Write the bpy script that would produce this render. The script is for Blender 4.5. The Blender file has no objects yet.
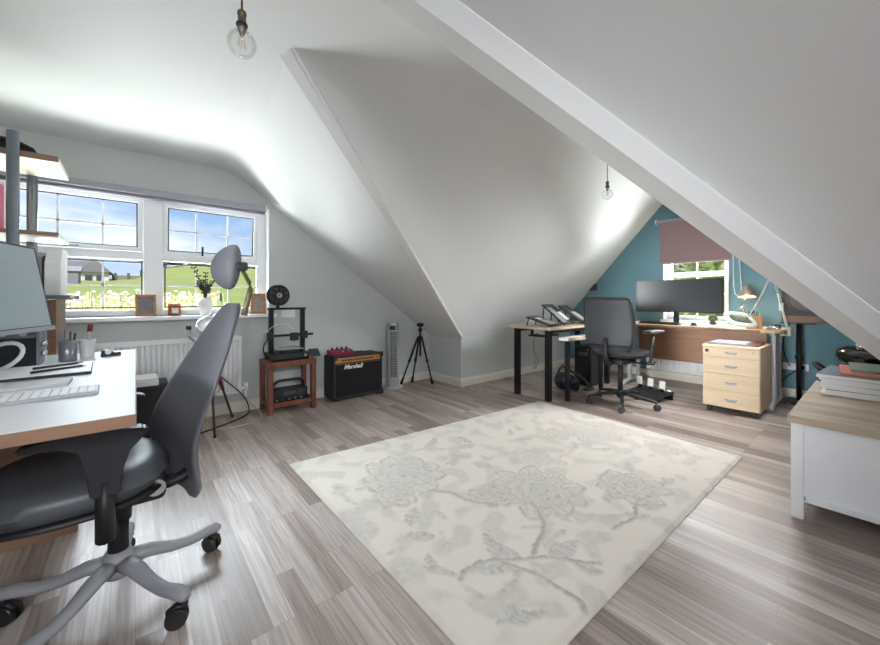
import bpy, bmesh, math, random
import numpy as np
from mathutils import Vector, Matrix, noise
random.seed(7)
sc = bpy.context.scene
COL = sc.collection
R_ = math.radians
PI = math.pi

# ---------------------------------------------------------------- camera
CAMZ = 1.05
cd = bpy.data.cameras.new('camera'); cam = bpy.data.objects.new('camera', cd); COL.objects.link(cam)
cd.sensor_width = 36; cd.lens = 36 * 368 / 880; cd.shift_y = -24 / 880; cd.clip_start = .02; cd.clip_end = 400
cam.location = (0, 0, CAMZ); cam.rotation_euler = (R_(90), 0, R_(50.4 - 90))
sc.camera = cam
sc.view_settings.view_transform = 'Standard'; sc.view_settings.look = 'None'
sc.view_settings.gamma = 1; sc.view_settings.use_curve_mapping = False
sc.view_settings.exposure = 1.33

# ---------------------------------------------------------------- world (blue sky with thin clouds)
wd = bpy.data.worlds.new('sky'); sc.world = wd; wd.use_nodes = True
nt = wd.node_tree; nt.nodes.clear()
def N(nt, t, **k):
    n = nt.nodes.new(t)
    for a, b in k.items(): setattr(n, a, b)
    return n
tc = N(nt, 'ShaderNodeTexCoord'); mp = N(nt, 'ShaderNodeMapping'); mp.inputs['Scale'].default_value = (1.2, 1.2, 5)
nz = N(nt, 'ShaderNodeTexNoise'); nz.inputs['Scale'].default_value = 2.6; nz.inputs['Detail'].default_value = 6
cr = N(nt, 'ShaderNodeValToRGB'); cr.color_ramp.elements[0].position = .42; cr.color_ramp.elements[1].position = .7
sp = N(nt, 'ShaderNodeSeparateXYZ'); gr = N(nt, 'ShaderNodeValToRGB')
e = gr.color_ramp.elements; e[0].position = 0; e[0].color = (.58, .70, .85, 1); e[1].position = .5; e[1].color = (.14, .28, .62, 1)
m_ = e.new(.22); m_.color = (.27, .44, .76, 1)
mx = N(nt, 'ShaderNodeMixRGB'); mx.inputs[2].default_value = (.92, .95, 1, 1)
bg = N(nt, 'ShaderNodeBackground'); bg.inputs['Strength'].default_value = .5
ow = N(nt, 'ShaderNodeOutputWorld'); L = nt.links.new
L(tc.outputs['Generated'], mp.inputs[0]); L(mp.outputs[0], nz.inputs['Vector']); L(nz.outputs[0], cr.inputs[0])
L(tc.outputs['Generated'], sp.inputs[0]); L(sp.outputs['Z'], gr.inputs[0])
L(cr.outputs[0], mx.inputs[0]); L(gr.outputs[0], mx.inputs[1]); L(mx.outputs[0], bg.inputs[0]); L(bg.outputs[0], ow.inputs[0])

# ---------------------------------------------------------------- daylight, plus added fill lamps
def area(name, loc, target, sx, sy, power, color=(1, 1, 1), spread=180):
    l = bpy.data.lights.new(name, 'AREA'); l.shape = 'RECTANGLE'; l.size = sx; l.size_y = sy
    l.energy = power; l.color = color; l.spread = R_(spread)
    o = bpy.data.objects.new(name, l); COL.objects.link(o); o.location = loc
    d = Vector(target) - Vector(loc); o.rotation_euler = d.to_track_quat('-Z', 'Y').to_euler()
    return o
area('daylight_sky', (-.9, 7.4, 4.0), (.9, 1.6, .4), 5.0, 1.8, 540, (.84, .92, 1))
area('daylight_ground', (.1, 5.5, .0), (1.0, 1.6, 1.6), 4.2, 1.5, 300, (.97, .99, 1))
area('fill_rear', (-.1, -2.75, 1.55), (.3, 1, .9), 2.4, 1.3, 3, (.97, .99, 1))  # unseen fill lamp added behind the camera to brighten the room
area('fill_side', (-2.75, .75, 1.3), (5.3, 1.5, .65), 1.0, .7, 3.8, (.97, .99, 1), 24)  # added narrow fill lamp out of view, lifts teal wall and pedestal
area('fill_ceiling', (-.55, -1.9, 2.26), (.3, 2.2, 0), .9, .9, 13, (.96, .98, 1), 95)  # added fill lamp under the ceiling behind the camera
area('fill_far_slope', (3.75, .50, 1.66), (2.7, 2.0, -.5), 1.1, .8, 21, (.96, .98, 1), 125)  # added fill lamp hidden by the near beam, brightens floor and far slope
area('daylight_gable', (8.0, 1.5, 3.3), (5.0, 1.5, .9), 2.4, 1.4, 900, (.94, .97, 1))
area('daylight_gable_ground', (6.4, 1.5, .2), (4.6, 1.7, 1.7), 2.0, 1.0, 200, (.98, 1, .98))
sc.cycles.max_bounces = 16; sc.cycles.diffuse_bounces = 10
sl = bpy.data.lights.new('sun', 'SUN'); sl.energy = 2.2; sl.angle = R_(1); sl.color = (1, .95, .88)
so = bpy.data.objects.new('sun', sl); COL.objects.link(so); so.rotation_euler = (R_(48), 0, R_(-20))   # high over the roof, lights the field only

# ---------------------------------------------------------------- materials
def lin(c):
    f = lambda v: v / 12.92 if v <= .04045 else ((v + .055) / 1.055) ** 2.4
    return tuple(f(v / 255) for v in c) + (1,)
MATS = {}
def mat(name, rgb, rough=.6, metal=0, var=.06, scale=30, bump=0, spec=.5, emit=None, es=0, coat=0):
    if name in MATS: return MATS[name]
    m = bpy.data.materials.new(name); m.use_nodes = True; nt = m.node_tree; p = nt.nodes['Principled BSDF']
    p.inputs['Roughness'].default_value = rough; p.inputs['Metallic'].default_value = metal
    p.inputs['Specular IOR Level'].default_value = spec; p.inputs['Coat Weight'].default_value = coat
    tc = N(nt, 'ShaderNodeTexCoord'); nz = N(nt, 'ShaderNodeTexNoise'); nz.inputs['Scale'].default_value = scale; nz.inputs['Detail'].default_value = 3
    mx = N(nt, 'ShaderNodeMixRGB'); c = lin(rgb)
    mx.inputs[1].default_value = tuple(max(0, v * (1 - var)) for v in c[:3]) + (1,)
    mx.inputs[2].default_value = tuple(min(1, v * (1 + var)) for v in c[:3]) + (1,)
    nt.links.new(tc.outputs['Object'], nz.inputs['Vector']); nt.links.new(nz.outputs[0], mx.inputs[0]); nt.links.new(mx.outputs[0], p.inputs['Base Color'])
    if bump:
        b = N(nt, 'ShaderNodeBump'); b.inputs['Strength'].default_value = bump; b.inputs['Distance'].default_value = .004
        nt.links.new(nz.outputs[0], b.inputs['Height']); nt.links.new(b.outputs[0], p.inputs['Normal'])
    if emit:
        p.inputs['Emission Color'].default_value = lin(emit); p.inputs['Emission Strength'].default_value = es
    MATS[name] = m; return m
def wood(name, c1, c2, rough=.5, axis=0, scale=1.0, spec=.4):
    if name in MATS: return MATS[name]
    m = bpy.data.materials.new(name); m.use_nodes = True; nt = m.node_tree; p = nt.nodes['Principled BSDF']
    p.inputs['Roughness'].default_value = rough; p.inputs['Specular IOR Level'].default_value = spec
    tc = N(nt, 'ShaderNodeTexCoord'); mp = N(nt, 'ShaderNodeMapping')
    s = [22 * scale] * 3; s[axis] = 1.6 * scale; mp.inputs['Scale'].default_value = s
    nz = N(nt, 'ShaderNodeTexNoise'); nz.inputs['Scale'].default_value = 1.5; nz.inputs['Detail'].default_value = 5; nz.inputs['Distortion'].default_value = .8
    cr = N(nt, 'ShaderNodeValToRGB'); cr.color_ramp.elements[0].position = .3; cr.color_ramp.elements[1].position = .72
    cr.color_ramp.elements[0].color = lin(c1); cr.color_ramp.elements[1].color = lin(c2)
    k = nt.links.new
    k(tc.outputs['Object'], mp.inputs[0]); k(mp.outputs[0], nz.inputs['Vector']); k(nz.outputs[0], cr.inputs[0]); k(cr.outputs[0], p.inputs['Base Color'])
    MATS[name] = m; return m
def glass(name, tint=(.97, .985, .98), amount=.0, rough=0.02, fk=.05):
    m = bpy.data.materials.new(name); m.use_nodes = True; nt = m.node_tree; nt.nodes.clear()
    t = N(nt, 'ShaderNodeBsdfTransparent'); t.inputs[0].default_value = tint + (1,)
    g = N(nt, 'ShaderNodeBsdfGlossy'); g.inputs['Roughness'].default_value = rough
    lw = N(nt, 'ShaderNodeLayerWeight'); lw.inputs[0].default_value = .25
    mm = N(nt, 'ShaderNodeMath', operation='MULTIPLY_ADD'); mm.inputs[1].default_value = fk; mm.inputs[2].default_value = amount
    s = N(nt, 'ShaderNodeMixShader'); o = N(nt, 'ShaderNodeOutputMaterial'); k = nt.links.new
    k(lw.outputs['Fresnel'], mm.inputs[0]); k(mm.outputs[0], s.inputs[0]); k(t.outputs[0], s.inputs[1]); k(g.outputs[0], s.inputs[2]); k(s.outputs[0], o.inputs[0])
    MATS[name] = m; return m

CEIL = mat('ceiling_paint', (230, 232, 233), .9, var=.008, scale=3, bump=.02, spec=.2)
WALL = mat('wall_paint', (200, 204, 202), .88, var=.01, scale=4, bump=.02, spec=.2)
TEAL = mat('teal_paint', (106, 142, 154), .85, var=.02, scale=4, spec=.2)
TRIM = mat('cream_gloss_trim', (226, 222, 208), .45, var=.01)
BEAM = mat('beam_paint', (228, 228, 228), .8, var=.008, scale=3, spec=.2)
UPVC = mat('upvc_white', (238, 239, 241), .35, var=.01)
GASK = mat('dark_gasket', (40, 42, 46), .6)
GLASS = glass('window_glass', amount=.001, fk=.02)
CLEAR = glass('bulb_glass', (.965, .965, .96), .03, .03, .35)
BLACK = mat('black_plastic', (28, 28, 30), .5, var=.15)
DARK = mat('dark_grey_plastic', (52, 53, 56), .55, var=.1)
BLKM = mat('black_metal', (24, 24, 26), .4, .3, var=.1)
BLKF = mat('black_fabric', (38, 38, 41), .9, var=.2, scale=200, bump=.2)
CHROME = mat('chrome', (205, 205, 205), .18, 1, var=.03)
SILV = mat('silver_metal', (165, 168, 172), .38, .7, var=.03)
SILVP = mat('silver_plastic', (172, 174, 178), .42, .15, var=.03)
WHITE = mat('white_laminate', (236, 236, 238), .35, var=.01)
PAPER = mat('paper', (232, 232, 230), .8, var=.03)
RUBR = mat('rubber', (18, 18, 18), .7)
BEECH = wood('beech', (205, 178, 142), (224, 200, 166), .45, 1, .7)
BEECHE = wood('beech_edge', (130, 99, 79), (148, 116, 94), .5, 0, .6)
DBEECH = wood('brown_modesty_laminate', (150, 112, 90), (172, 134, 108), .45, 1, .5)
REDW = wood('red_stained_wood', (96, 54, 42), (136, 82, 64), .45, 2, 1.2)
OAK = wood('grey_oak', (150, 132, 112), (186, 168, 146), .5, 1, .6)
LAMW = wood('light_oak_laminate', (188, 168, 140), (208, 190, 164), .45, 0, .6)

# floor: narrow laminate strips running along Y
def floor_mat():
    m = bpy.data.materials.new('laminate_floor'); m.use_nodes = True; nt = m.node_tree; p = nt.nodes['Principled BSDF']; k = nt.links.new
    tc = N(nt, 'ShaderNodeTexCoord'); mp = N(nt, 'ShaderNodeMapping'); mp.inputs['Rotation'].default_value = (0, 0, R_(90))
    br = N(nt, 'ShaderNodeTexBrick'); br.offset = .37; br.offset_frequency = 3; br.squash = 1
    br.inputs['Scale'].default_value = 1; br.inputs['Brick Width'].default_value = .62; br.inputs['Row Height'].default_value = .068
    br.inputs['Mortar Size'].default_value = .0008; br.inputs['Mortar Smooth'].default_value = .2
    br.inputs['Color1'].default_value = (0, 0, 0, 1); br.inputs['Color2'].default_value = (1, 1, 1, 1); br.inputs['Mortar'].default_value = (.1, .1, .1, 1)
    cr = N(nt, 'ShaderNodeValToRGB'); els = cr.color_ramp.elements
    els[0].position = 0; els[0].color = lin((140, 124, 115)); els[1].position = 1; els[1].color = lin((196, 185, 178))
    for q, c in ((.25, (157, 141, 132)), (.5, (171, 156, 147)), (.75, (184, 170, 162))):
        x = els.new(q); x.color = lin(c)
    mp2 = N(nt, 'ShaderNodeMapping'); mp2.inputs['Scale'].default_value = (85, 3.0, 1)
    n2 = N(nt, 'ShaderNodeTexNoise'); n2.inputs['Scale'].default_value = 1; n2.inputs['Detail'].default_value = 6; n2.inputs['Distortion'].default_value = .6
    # board to board shift of the grain
    ad = N(nt, 'ShaderNodeVectorMath', operation='ADD'); sc_ = N(nt, 'ShaderNodeVectorMath', operation='SCALE'); sc_.inputs['Scale'].default_value = 7
    cr2 = N(nt, 'ShaderNodeValToRGB'); cr2.color_ramp.elements[0].position = .32; cr2.color_ramp.elements[1].position = .7
    cr2.color_ramp.elements[0].color = (.50, .49, .49, 1); cr2.color_ramp.elements[1].color = (1.12, 1.12, 1.13, 1)
    mu = N(nt, 'ShaderNodeMixRGB', blend_type='MULTIPLY'); mu.inputs[0].default_value = .8
    k(tc.outputs['Object'], mp.inputs[0]); k(mp.outputs[0], br.inputs['Vector']); k(br.outputs['Color'], cr.inputs[0])
    k(tc.outputs['Object'], ad.inputs[0]); k(br.outputs['Color'], sc_.inputs[0]); k(sc_.outputs[0], ad.inputs[1])
    k(ad.outputs[0], mp2.inputs[0]); k(mp2.outputs[0], n2.inputs['Vector']); k(n2.outputs[0], cr2.inputs[0])
    k(cr.outputs[0], mu.inputs[1]); k(cr2.outputs[0], mu.inputs[2]); k(mu.outputs[0], p.inputs['Base Color'])
    p.inputs['Roughness'].default_value = .38; p.inputs['Specular IOR Level'].default_value = .5
    b = N(nt, 'ShaderNodeBump'); b.inputs['Strength'].default_value = .08; b.inputs['Distance'].default_value = .002
    k(n2.outputs[0], b.inputs['Height']); k(b.outputs[0], p.inputs['Normal'])
    return m
FLOOR = floor_mat()

# ---------------------------------------------------------------- mesh helpers
def smoothstep(t): t = max(0, min(1, t)); return t * t * (3 - 2 * t)
class MB:
    def __init__(s): s.bm = bmesh.new()
    def _x(s, vs, M): 
        for v in vs: v.co = M @ v.co
    def box(s, a, b, bev=0, M=None, seg=1):
        """box from corner a to corner b"""
        a, b = Vector(a), Vector(b); c = (a + b) / 2; d = b - a
        r = bmesh.ops.create_cube(s.bm, size=1); vs = r['verts']
        for v in vs: v.co = Vector((v.co.x * d.x, v.co.y * d.y, v.co.z * d.z)) + c
        if bev:
            es = list({e for v in vs for e in v.link_edges})
            r = bmesh.ops.bevel(s.bm, geom=es, offset=bev, segments=seg, affect='EDGES', profile=.5)
            vs = list({v for f in r['faces'] for v in f.verts} | {v for v in vs if v.is_valid})
        if M: s._x(vs, M)
        return s
    def cyl(s, p0, p1, r0, r1=None, n=16, cap=True):
        if r1 is None: r1 = r0
        p0, p1 = Vector(p0), Vector(p1); d = p1 - p0; q = d.to_track_quat('Z', 'Y')
        A = [s.bm.verts.new(p0 + q @ Vector((r0 * math.cos(2 * PI * i / n), r0 * math.sin(2 * PI * i / n), 0))) for i in range(n)]
        B = [s.bm.verts.new(p1 + q @ Vector((r1 * math.cos(2 * PI * i / n), r1 * math.sin(2 * PI * i / n), 0))) for i in range(n)]
        for i in range(n): s.bm.faces.new((A[i], A[(i + 1) % n], B[(i + 1) % n], B[i])).smooth = n > 8
        if cap: s.bm.faces.new(A[::-1]); s.bm.faces.new(B)
        return s
    def tube(s, pts, r, n=8, sy=1.0, up=(0, 0, 1)):
        """tube along points; r number or list; sy flattens along the up axis"""
        pts = [Vector(p) for p in pts]; m = len(pts); rr = r if isinstance(r, (list, tuple)) else [r] * m
        rings = []
        for i, p in enumerate(pts):
            d = (pts[min(i + 1, m - 1)] - pts[max(i - 1, 0)]).normalized(); u = Vector(up)
            if abs(d.dot(u)) > .95: u = Vector((1, 0, 0)) if abs(d.x) < .9 else Vector((0, 1, 0))
            a = d.cross(u).normalized(); b = a.cross(d).normalized()
            rings.append([s.bm.verts.new(p + a * rr[i] * math.cos(2 * PI * j / n) + b * rr[i] * sy * math.sin(2 * PI * j / n)) for j in range(n)])
        for A, B in zip(rings, rings[1:]):
            for j in range(n): s.bm.faces.new((A[j], A[(j + 1) % n], B[(j + 1) % n], B[j])).smooth = True
        s.bm.faces.new(rings[0][::-1]); s.bm.faces.new(rings[-1]); return s
    def lathe(s, prof, loc=(0, 0, 0), q=None, n=24, smooth=True):
        """profile of (radius, height)"""
        loc = Vector(loc); q = q or Matrix.Identity(3); rings = []
        for r, z in prof:
            if r < 1e-5: rings.append([s.bm.verts.new(loc + q @ Vector((0, 0, z)))])
            else: rings.append([s.bm.verts.new(loc + q @ Vector((r * math.cos(2 * PI * i / n), r * math.sin(2 * PI * i / n), z))) for i in range(n)])
        for A, B in zip(rings, rings[1:]):
            for i in range(n):
                j = (i + 1) % n
                if len(A) == 1 and len(B) == 1: continue
                if len(A) == 1: f = (A[0], B[j], B[i])
                elif len(B) == 1: f = (A[i], A[j], B[0])
                else: f = (A[i], A[j], B[j], B[i])
                s.bm.faces.new(f[::-1]).smooth = smooth
        return s
    def prism(s, poly, axis, a, b, M=None):
        """polygon in the plane across axis ('x','y','z') extruded from a to b"""
        def P(u, v, w): return {'x': (w, u, v), 'y': (u, w, v), 'z': (u, v, w)}[axis]
        A = [s.bm.verts.new(P(u, v, a)) for u, v in poly]; B = [s.bm.verts.new(P(u, v, b)) for u, v in poly]; n = len(poly)
        for i in range(n): s.bm.faces.new((A[i], A[(i + 1) % n], B[(i + 1) % n], B[i]))
        s.bm.faces.new(A[::-1]); s.bm.faces.new(B)
        if M: s._x(A + B, M)
        return s
    def ell(s, c, r, M=None, seg=20, rings=12):
        g = bmesh.ops.create_uvsphere(s.bm, u_segments=seg, v_segments=rings, radius=1); vs = g['verts']
        for v in vs:
            v.co = Vector((v.co.x * r[0], v.co.y * r[1], v.co.z * r[2]))
            if M: v.co = M @ v.co
            v.co += Vector(c)
        for f in {f for v in vs for f in v.link_faces}: f.smooth = True
        return s
    def grid(s, rows, closed=False, smooth=True):
        V = [[s.bm.verts.new(p) for p in r] for r in rows]
        for A, B in zip(V, V[1:]):
            k = len(A)
            for j in range(k if closed else k - 1): s.bm.faces.new((A[j], A[(j + 1) % k], B[(j + 1) % k], B[j])).smooth = smooth
        return V
    def quad(s, *p): s.bm.faces.new([s.bm.verts.new(q) for q in p]); return s
INV = {}
def obj(name, mb, m, parent=None, world=False, keepn=False):
    me = bpy.data.meshes.new(name); bm = mb.bm
    if not keepn: bmesh.ops.recalc_face_normals(bm, faces=bm.faces[:])
    o = bpy.data.objects.new(name, me); COL.objects.link(o)
    root = parent
    if parent is not None:
        o.parent = parent
        while root.parent is not None: root = root.parent
        if world and root.name in INV: bm.transform(INV[root.name])
    bm.to_mesh(me); bm.free(); me.materials.append(m)
    return o
def thing(name, label, cat, loc=(0, 0, 0), rz=0, group=None):
    o = bpy.data.objects.new(name, None); COL.objects.link(o); o.location = loc; o.rotation_euler = (0, 0, rz); o.empty_display_size = .05
    o['label'] = label; o['category'] = cat
    if group: o['group'] = group
    INV[o.name] = (Matrix.Translation(loc) @ Matrix.Rotation(rz, 4, 'Z')).inverted()
    return o
def tag(o, label, cat, group=None, kind=None):
    o['label'] = label; o['category'] = cat
    if group: o['group'] = group
    if kind: o['kind'] = kind
    return o
def single(name, mb, m, label, cat, group=None, loc=None):
    o = obj(name, mb, m); 
    if loc is not None:
        o.location = loc; o.data.transform(Matrix.Translation(-Vector(loc)))
    return tag(o, label, cat, group)
def struct(name, mb=None, m=None, parent=None, keepn=False):
    if mb is None:
        o = bpy.data.objects.new(name, None); COL.objects.link(o)
    else: o = obj(name, mb, m, parent, keepn=keepn)
    if parent is None: o['kind'] = 'structure'
    return o
def dup(root, loc, rz=None, label=None, mats=None):
    r = root.copy(); COL.objects.link(r); r.location = loc
    if rz is not None: r.rotation_euler = (0, 0, rz)
    if label: r['label'] = label
    for ch in list(root.children):
        c = ch.copy(); COL.objects.link(c); c.parent = r
        for g in ch.children:
            d = g.copy(); COL.objects.link(d); d.parent = c
    return r
def bez(p0, p1, p2, p3, n=12):
    p0, p1, p2, p3 = map(Vector, (p0, p1, p2, p3)); out = []
    for i in range(n + 1):
        t = i / n; out.append(p0 * (1 - t) ** 3 + 3 * p1 * t * (1 - t) ** 2 + 3 * p2 * t * t * (1 - t) + p3 * t ** 3)
    return out

# ================================================================ ROOM
XB, YA, XL, YR = 5.36, 3.83, -2.6, -2.6      # gable wall, window wall, left wall, rear wall
KX, KY = 2.985, 3.216
struct('floor', MB().box((XL - .2, YR - .2, -.1), (XB + .2, YA + .2, 0)), FLOOR)
# window wall with opening
HX0, HX1, HZ0, HZ1 = -.76, 1.0, .905, 1.915
w = MB()
w.box((XL - .2, YA, 0), (KX + .2, YA + .22, HZ0)); w.box((XL - .2, YA, HZ0), (HX0, YA + .22, HZ1)); w.box((HX1, YA, HZ0), (KX + .2, YA + .22, HZ1)); w.box((XL - .2, YA, HZ1), (KX + .2, YA + .22, 2.5))
struct('wall_left_gable', w, WALL)
w = MB(); w.box((KX, KY + .12, 0), (KX + .12, YA, .66)); struct('wall_wing_knee', w, WALL)
w = MB(); w.box((KX, KY, 0), (XB, KY + .12, .86)); struct('wall_far_knee', w, WALL)
# teal gable wall with window opening
GY0, GY1, GZ0, GZ1 = 1.17, 1.86, .775, 2.0
w = MB()
w.box((XB, -.6, 0), (XB + .22, KY + .2, GZ0)); w.box((XB, -.6, GZ0), (XB + .22, GY0, GZ1)); w.box((XB, GY1, GZ0), (XB + .22, KY + .2, GZ1)); w.box((XB, -.6, GZ1), (XB + .22, KY + .2, 2.7))
struct('wall_teal_gable', w, TEAL)
w = MB(); w.box((KX, -.46, 0), (XB, -.34, .62)); struct('wall_near_knee', w, WALL)
w = MB(); w.box((KX, YR, 0), (KX + .12, -.34, .58)); struct('wall_near_wing_knee', w, WALL)
w = MB(); w.box((XL - .2, YR - .2, 0), (KX + .2, YR, .9)); w.box((XL - .2, YR - .2, 2.2), (KX + .2, YR, 2.6)); w.box((XL - .2, YR - .2, .9), (-1.3, YR, 2.2)); w.box((1.1, YR - .2, .9), (KX + .2, YR, 2.2))  # opening added for the rear fill lamp
struct('wall_rear', w, WALL)
w = MB(); w.box((XL - .2, YR, 0), (XL, YA, .9)); w.box((XL - .2, YR, 2.1), (XL, YA, 2.5)); w.box((XL - .2, YR, .9), (XL, -.9, 2.1)); w.box((XL - .2, 1.3, .9), (XL, YA, 2.1))  # opening added for the side fill lamp
struct('wall_left', w, WALL)

# ceiling: wing slopes, flats, main slopes in one skin
c = MB()
ZT = 2.30
n1 = lambda x: 2.22 - .714 * (x - .684)
V = Vector
def prof(zf, xb, r=.16):      # rounded bend from flat to slope at xb
    P = [(-1.75, zf), (-.6, zf), (xb - r, zf)]
    for i in range(1, 8):
        t = i / 8; a = (xb - r, zf); b = (xb, zf); d = (xb + r, zf - .714 * r)
        P.append(((1 - t) ** 2 * a[0] + 2 * t * (1 - t) * b[0] + t * t * d[0], (1 - t) ** 2 * a[1] + 2 * t * (1 - t) * b[1] + t * t * d[1]))
    P.append((xb + r, zf - .714 * r)); return P
vx = lambda x: 1.982 + .622 * (x - .573)       # far valley line in plan
vz = lambda x: 2.299 - .714 * (x - .573)
A = prof(2.225, .678); B = prof(2.299, .573, .02)
rowA = [V((x, YA + .01, z)) for x, z in A]; rowB = [V((x, 1.975, z)) for x, z in B]
rowB[-1] = V((B[-1][0], vx(B[-1][0]), B[-1][1]))
c.grid([rowA, [a.lerp(b, .5) for a, b in zip(rowA, rowB)], rowB])
# wing right slope down to the knee (triangle-like strip)
n = 24; x0, x1 = B[-1][0], KX + .05; ra, rb = [], []
for i in range(n + 1):
    t = i / n; xb = x0 + (x1 - x0) * t; xa = A[-1][0] + (x1 - A[-1][0]) * t
    ra.append(V((xa, YA + .01, 2.225 - .714 * (xa - .678)))); rb.append(V((xb, vx(xb), 2.299 - .714 * (xb - .573))))
c.grid([ra, rb], smooth=False)
# left side of the wings
for y0, y1, z0, z1 in ((YA + .01, 1.975, 2.225, 2.299), (1.975, YR - .1, 2.299, 2.299)):
    c.quad((-1.75, y0, z0), (-1.75, y1, z1), (XL - .1, y1, 1.65), (XL - .1, y0, 1.65))
# crossing flat (x < valley tops) and near wing flat and slope
ty, tz = rowB[-1].y, rowB[-1].z
nxy = lambda x: .949 - .607 * (x - .865); nzz = lambda x: 2.091 - .714 * (x - .865)
nearB = [V((x, .949 - .607 * (B[-1][0] - .865) + .02 * 0, z)) for x, z in B]
mid = [V((x, 1.90, 2.303 if x > .5 else 2.3)) for x, z in B]; mid2 = [V((p_.x, 1.135, p_.z)) for p_ in mid]
c.grid([rowB, mid, mid2, nearB], smooth=False)
far2 = [V((x, YR - .1, z)) for x, z in B]; c.grid([nearB, far2], smooth=False)
ra, rb = [], []
for i in range(n + 1):
    t = i / n; xb = x0 + (x1 - x0) * t
    zz = 2.299 - .714 * (xb - .573)
    ra.append(V((xb, nxy(xb), zz))); rb.append(V((xb, YR - .1, zz)))
c.grid([ra, rb], smooth=False)
# main roof: slopes and small flat, from valley tops to the teal gable
T = V((B[-1][0], 1.90, 2.303)); W = V((XB + .02, 1.90, 2.266)); K1 = V((KX, KY + .005, .585)); K2 = V((XB + .02, KY + .02, .79))
rows = []
for i in range(17):
    t = i / 16; rows.append([T.lerp(W, j / 16).lerp(K1.lerp(K2, j / 16), t) for j in range(17)])
top = [V((T.x, 1.86, 2.303)), V((1.3, 1.80, 2.33)), V((2.2, 1.72, 2.40)), V((XB + .02, 1.70, 2.43))]
def along(P, t):
    xs = [p.x for p in P]; x = xs[0] + (xs[-1] - xs[0]) * t
    for a, b in zip(P, P[1:]):
        if x <= b.x + 1e-6: return a.lerp(b, (x - a.x) / (b.x - a.x))
    return P[-1]
mt = [along(top, j / 16) for j in range(17)]
mn = [V((p.x, 2.88 - p.y, p.z)) for p in mt]
c.grid([mn, mt], smooth=False)
c.grid([mt] + rows, smooth=True)
Tn = V((T.x, nearB[-1].y, tz)); 
lo = [V((KX, -.34, .62)).lerp(V((XB + .02, -.34, .62)), j / 16) for j in range(17)]
hi = [Tn.lerp(V((XB + .02, 1.0, 2.266)), j / 16) for j in range(17)]
c.grid([mn, hi, lo], smooth=False)
# closing strip between the wing skin and the main skin along both valleys
bmesh.ops.remove_doubles(c.bm, verts=c.bm.verts[:], dist=.0005)
struct('ceiling', c, CEIL)

rl = struct('fill_frame_ceiling')  # invented frame, dresses the ceiling fill lamp out of view
m = MB(); m.box((-1.1, -2.45, 2.285), (-1.02, -1.35, 2.31)); m.box((-.08, -2.45, 2.285), (0, -1.35, 2.31)); m.box((-1.02, -2.45, 2.285), (-.08, -2.37, 2.31)); m.box((-1.02, -1.43, 2.285), (-.08, -1.35, 2.31))
struct('window_frame', m, UPVC, rl)  # surround of the added ceiling fill lamp
rl = struct('fill_frame_slope'); e1 = V((1, 0, 0)); e2 = V((0, .62, .78)); nn = V((0, .78, -.62)); c0 = V((3.75, .44, 1.70)); m = MB()  # invented frame for the fill lamp hidden on the near slope
for (u0, u1, v0, v1) in ((-.66, -.58, -.5, .5), (.58, .66, -.5, .5), (-.58, .58, .42, .5), (-.58, .58, -.5, -.42)):
    q8 = [c0 + e1 * uu + e2 * vv + nn * ww for uu in (u0, u1) for vv in (v0, v1) for ww in (-.02, .03)]
    bv = [m.bm.verts.new(p_) for p_ in q8]
    for f_ in ((0, 1, 3, 2), (4, 6, 7, 5), (0, 4, 5, 1), (2, 3, 7, 6), (0, 2, 6, 4), (1, 5, 7, 3)): m.bm.faces.new([bv[i] for i in f_])
struct('window_frame', m, UPVC, rl)  # surround of the added slope fill lamp

def beam(name, p, x0, x1, dy, w, h, side, taper=0):
    """boxed valley beam: lower corner line through p with plan slope dy, box lies to one side"""
    D = V((1, dy, -.714)); nv = V((dy, -1, 0)).normalized() * side
    m = MB(); R = []
    for x in (x0, x1):
        a = p + D * (x - p.x)
        R.append([a, a + nv * w, a + nv * w + V((0, 0, h)), a + V((0, 0, h))])
    for i in range(4): m.quad(R[0][i], R[0][(i + 1) % 4], R[1][(i + 1) % 4], R[1][i])
    m.quad(*R[0]); m.quad(*R[1][::-1]); bmesh.ops.remove_doubles(m.bm, verts=m.bm.verts[:], dist=.0001)
    return struct(name, m, BEAM)
# far valley: underside flush with the wing slope
m = MB(); up = V((0, 0, .09)); q = [V((.545, 1.965, 2.312)), V((.597, 1.876, 2.312)), V((KX + .02, KY - .012, .565)), V((KX + .02, 3.494, .553))]
bv = [m.bm.verts.new(p_) for p_ in q] + [m.bm.verts.new(p_ + up) for p_ in q]
for f_ in ((0, 1, 2, 3), (4, 5, 6, 7), (0, 1, 5, 4), (1, 2, 6, 5), (2, 3, 7, 6), (3, 0, 4, 7)): m.bm.faces.new([bv[i] for i in f_])
struct('trim_1', m, BEAM)
# near valley: drops .115 below the slope
beam('trim_2', V((1.189, .753, 1.746)), .2, 3.02, -.607, .108, .135, -1)

# skirting boards
def skirt(name, a, b, nrm, h=.095):
    a, b, nrm = V(a), V(b), V(nrm); m = MB(); d = b - a
    pr = [(0, 0), (.018, 0), (.018, h * .72), (.012, h * .82), (.010, h * .97), (0, h)]
    for i in range(len(pr)):
        (u0, z0), (u1, z1) = pr[i], pr[(i + 1) % len(pr)]
        m.quad(a + nrm * u0 + V((0, 0, z0)), b + nrm * u0 + V((0, 0, z0)), b + nrm * u1 + V((0, 0, z1)), a + nrm * u1 + V((0, 0, z1)))
    for e in (a, b): m.bm.faces.new([m.bm.verts.new(e + nrm * u + V((0, 0, z))) for u, z in pr])
    bmesh.ops.remove_doubles(m.bm, verts=m.bm.verts[:], dist=.0001)
    return struct(name, m, TRIM)
skirt('baseboard_window_wall', (XL, YA, 0), (KX, YA, 0), (0, -1, 0))
skirt('baseboard_wing_knee', (KX, KY, 0), (KX, YA, 0), (-1, 0, 0))
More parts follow.
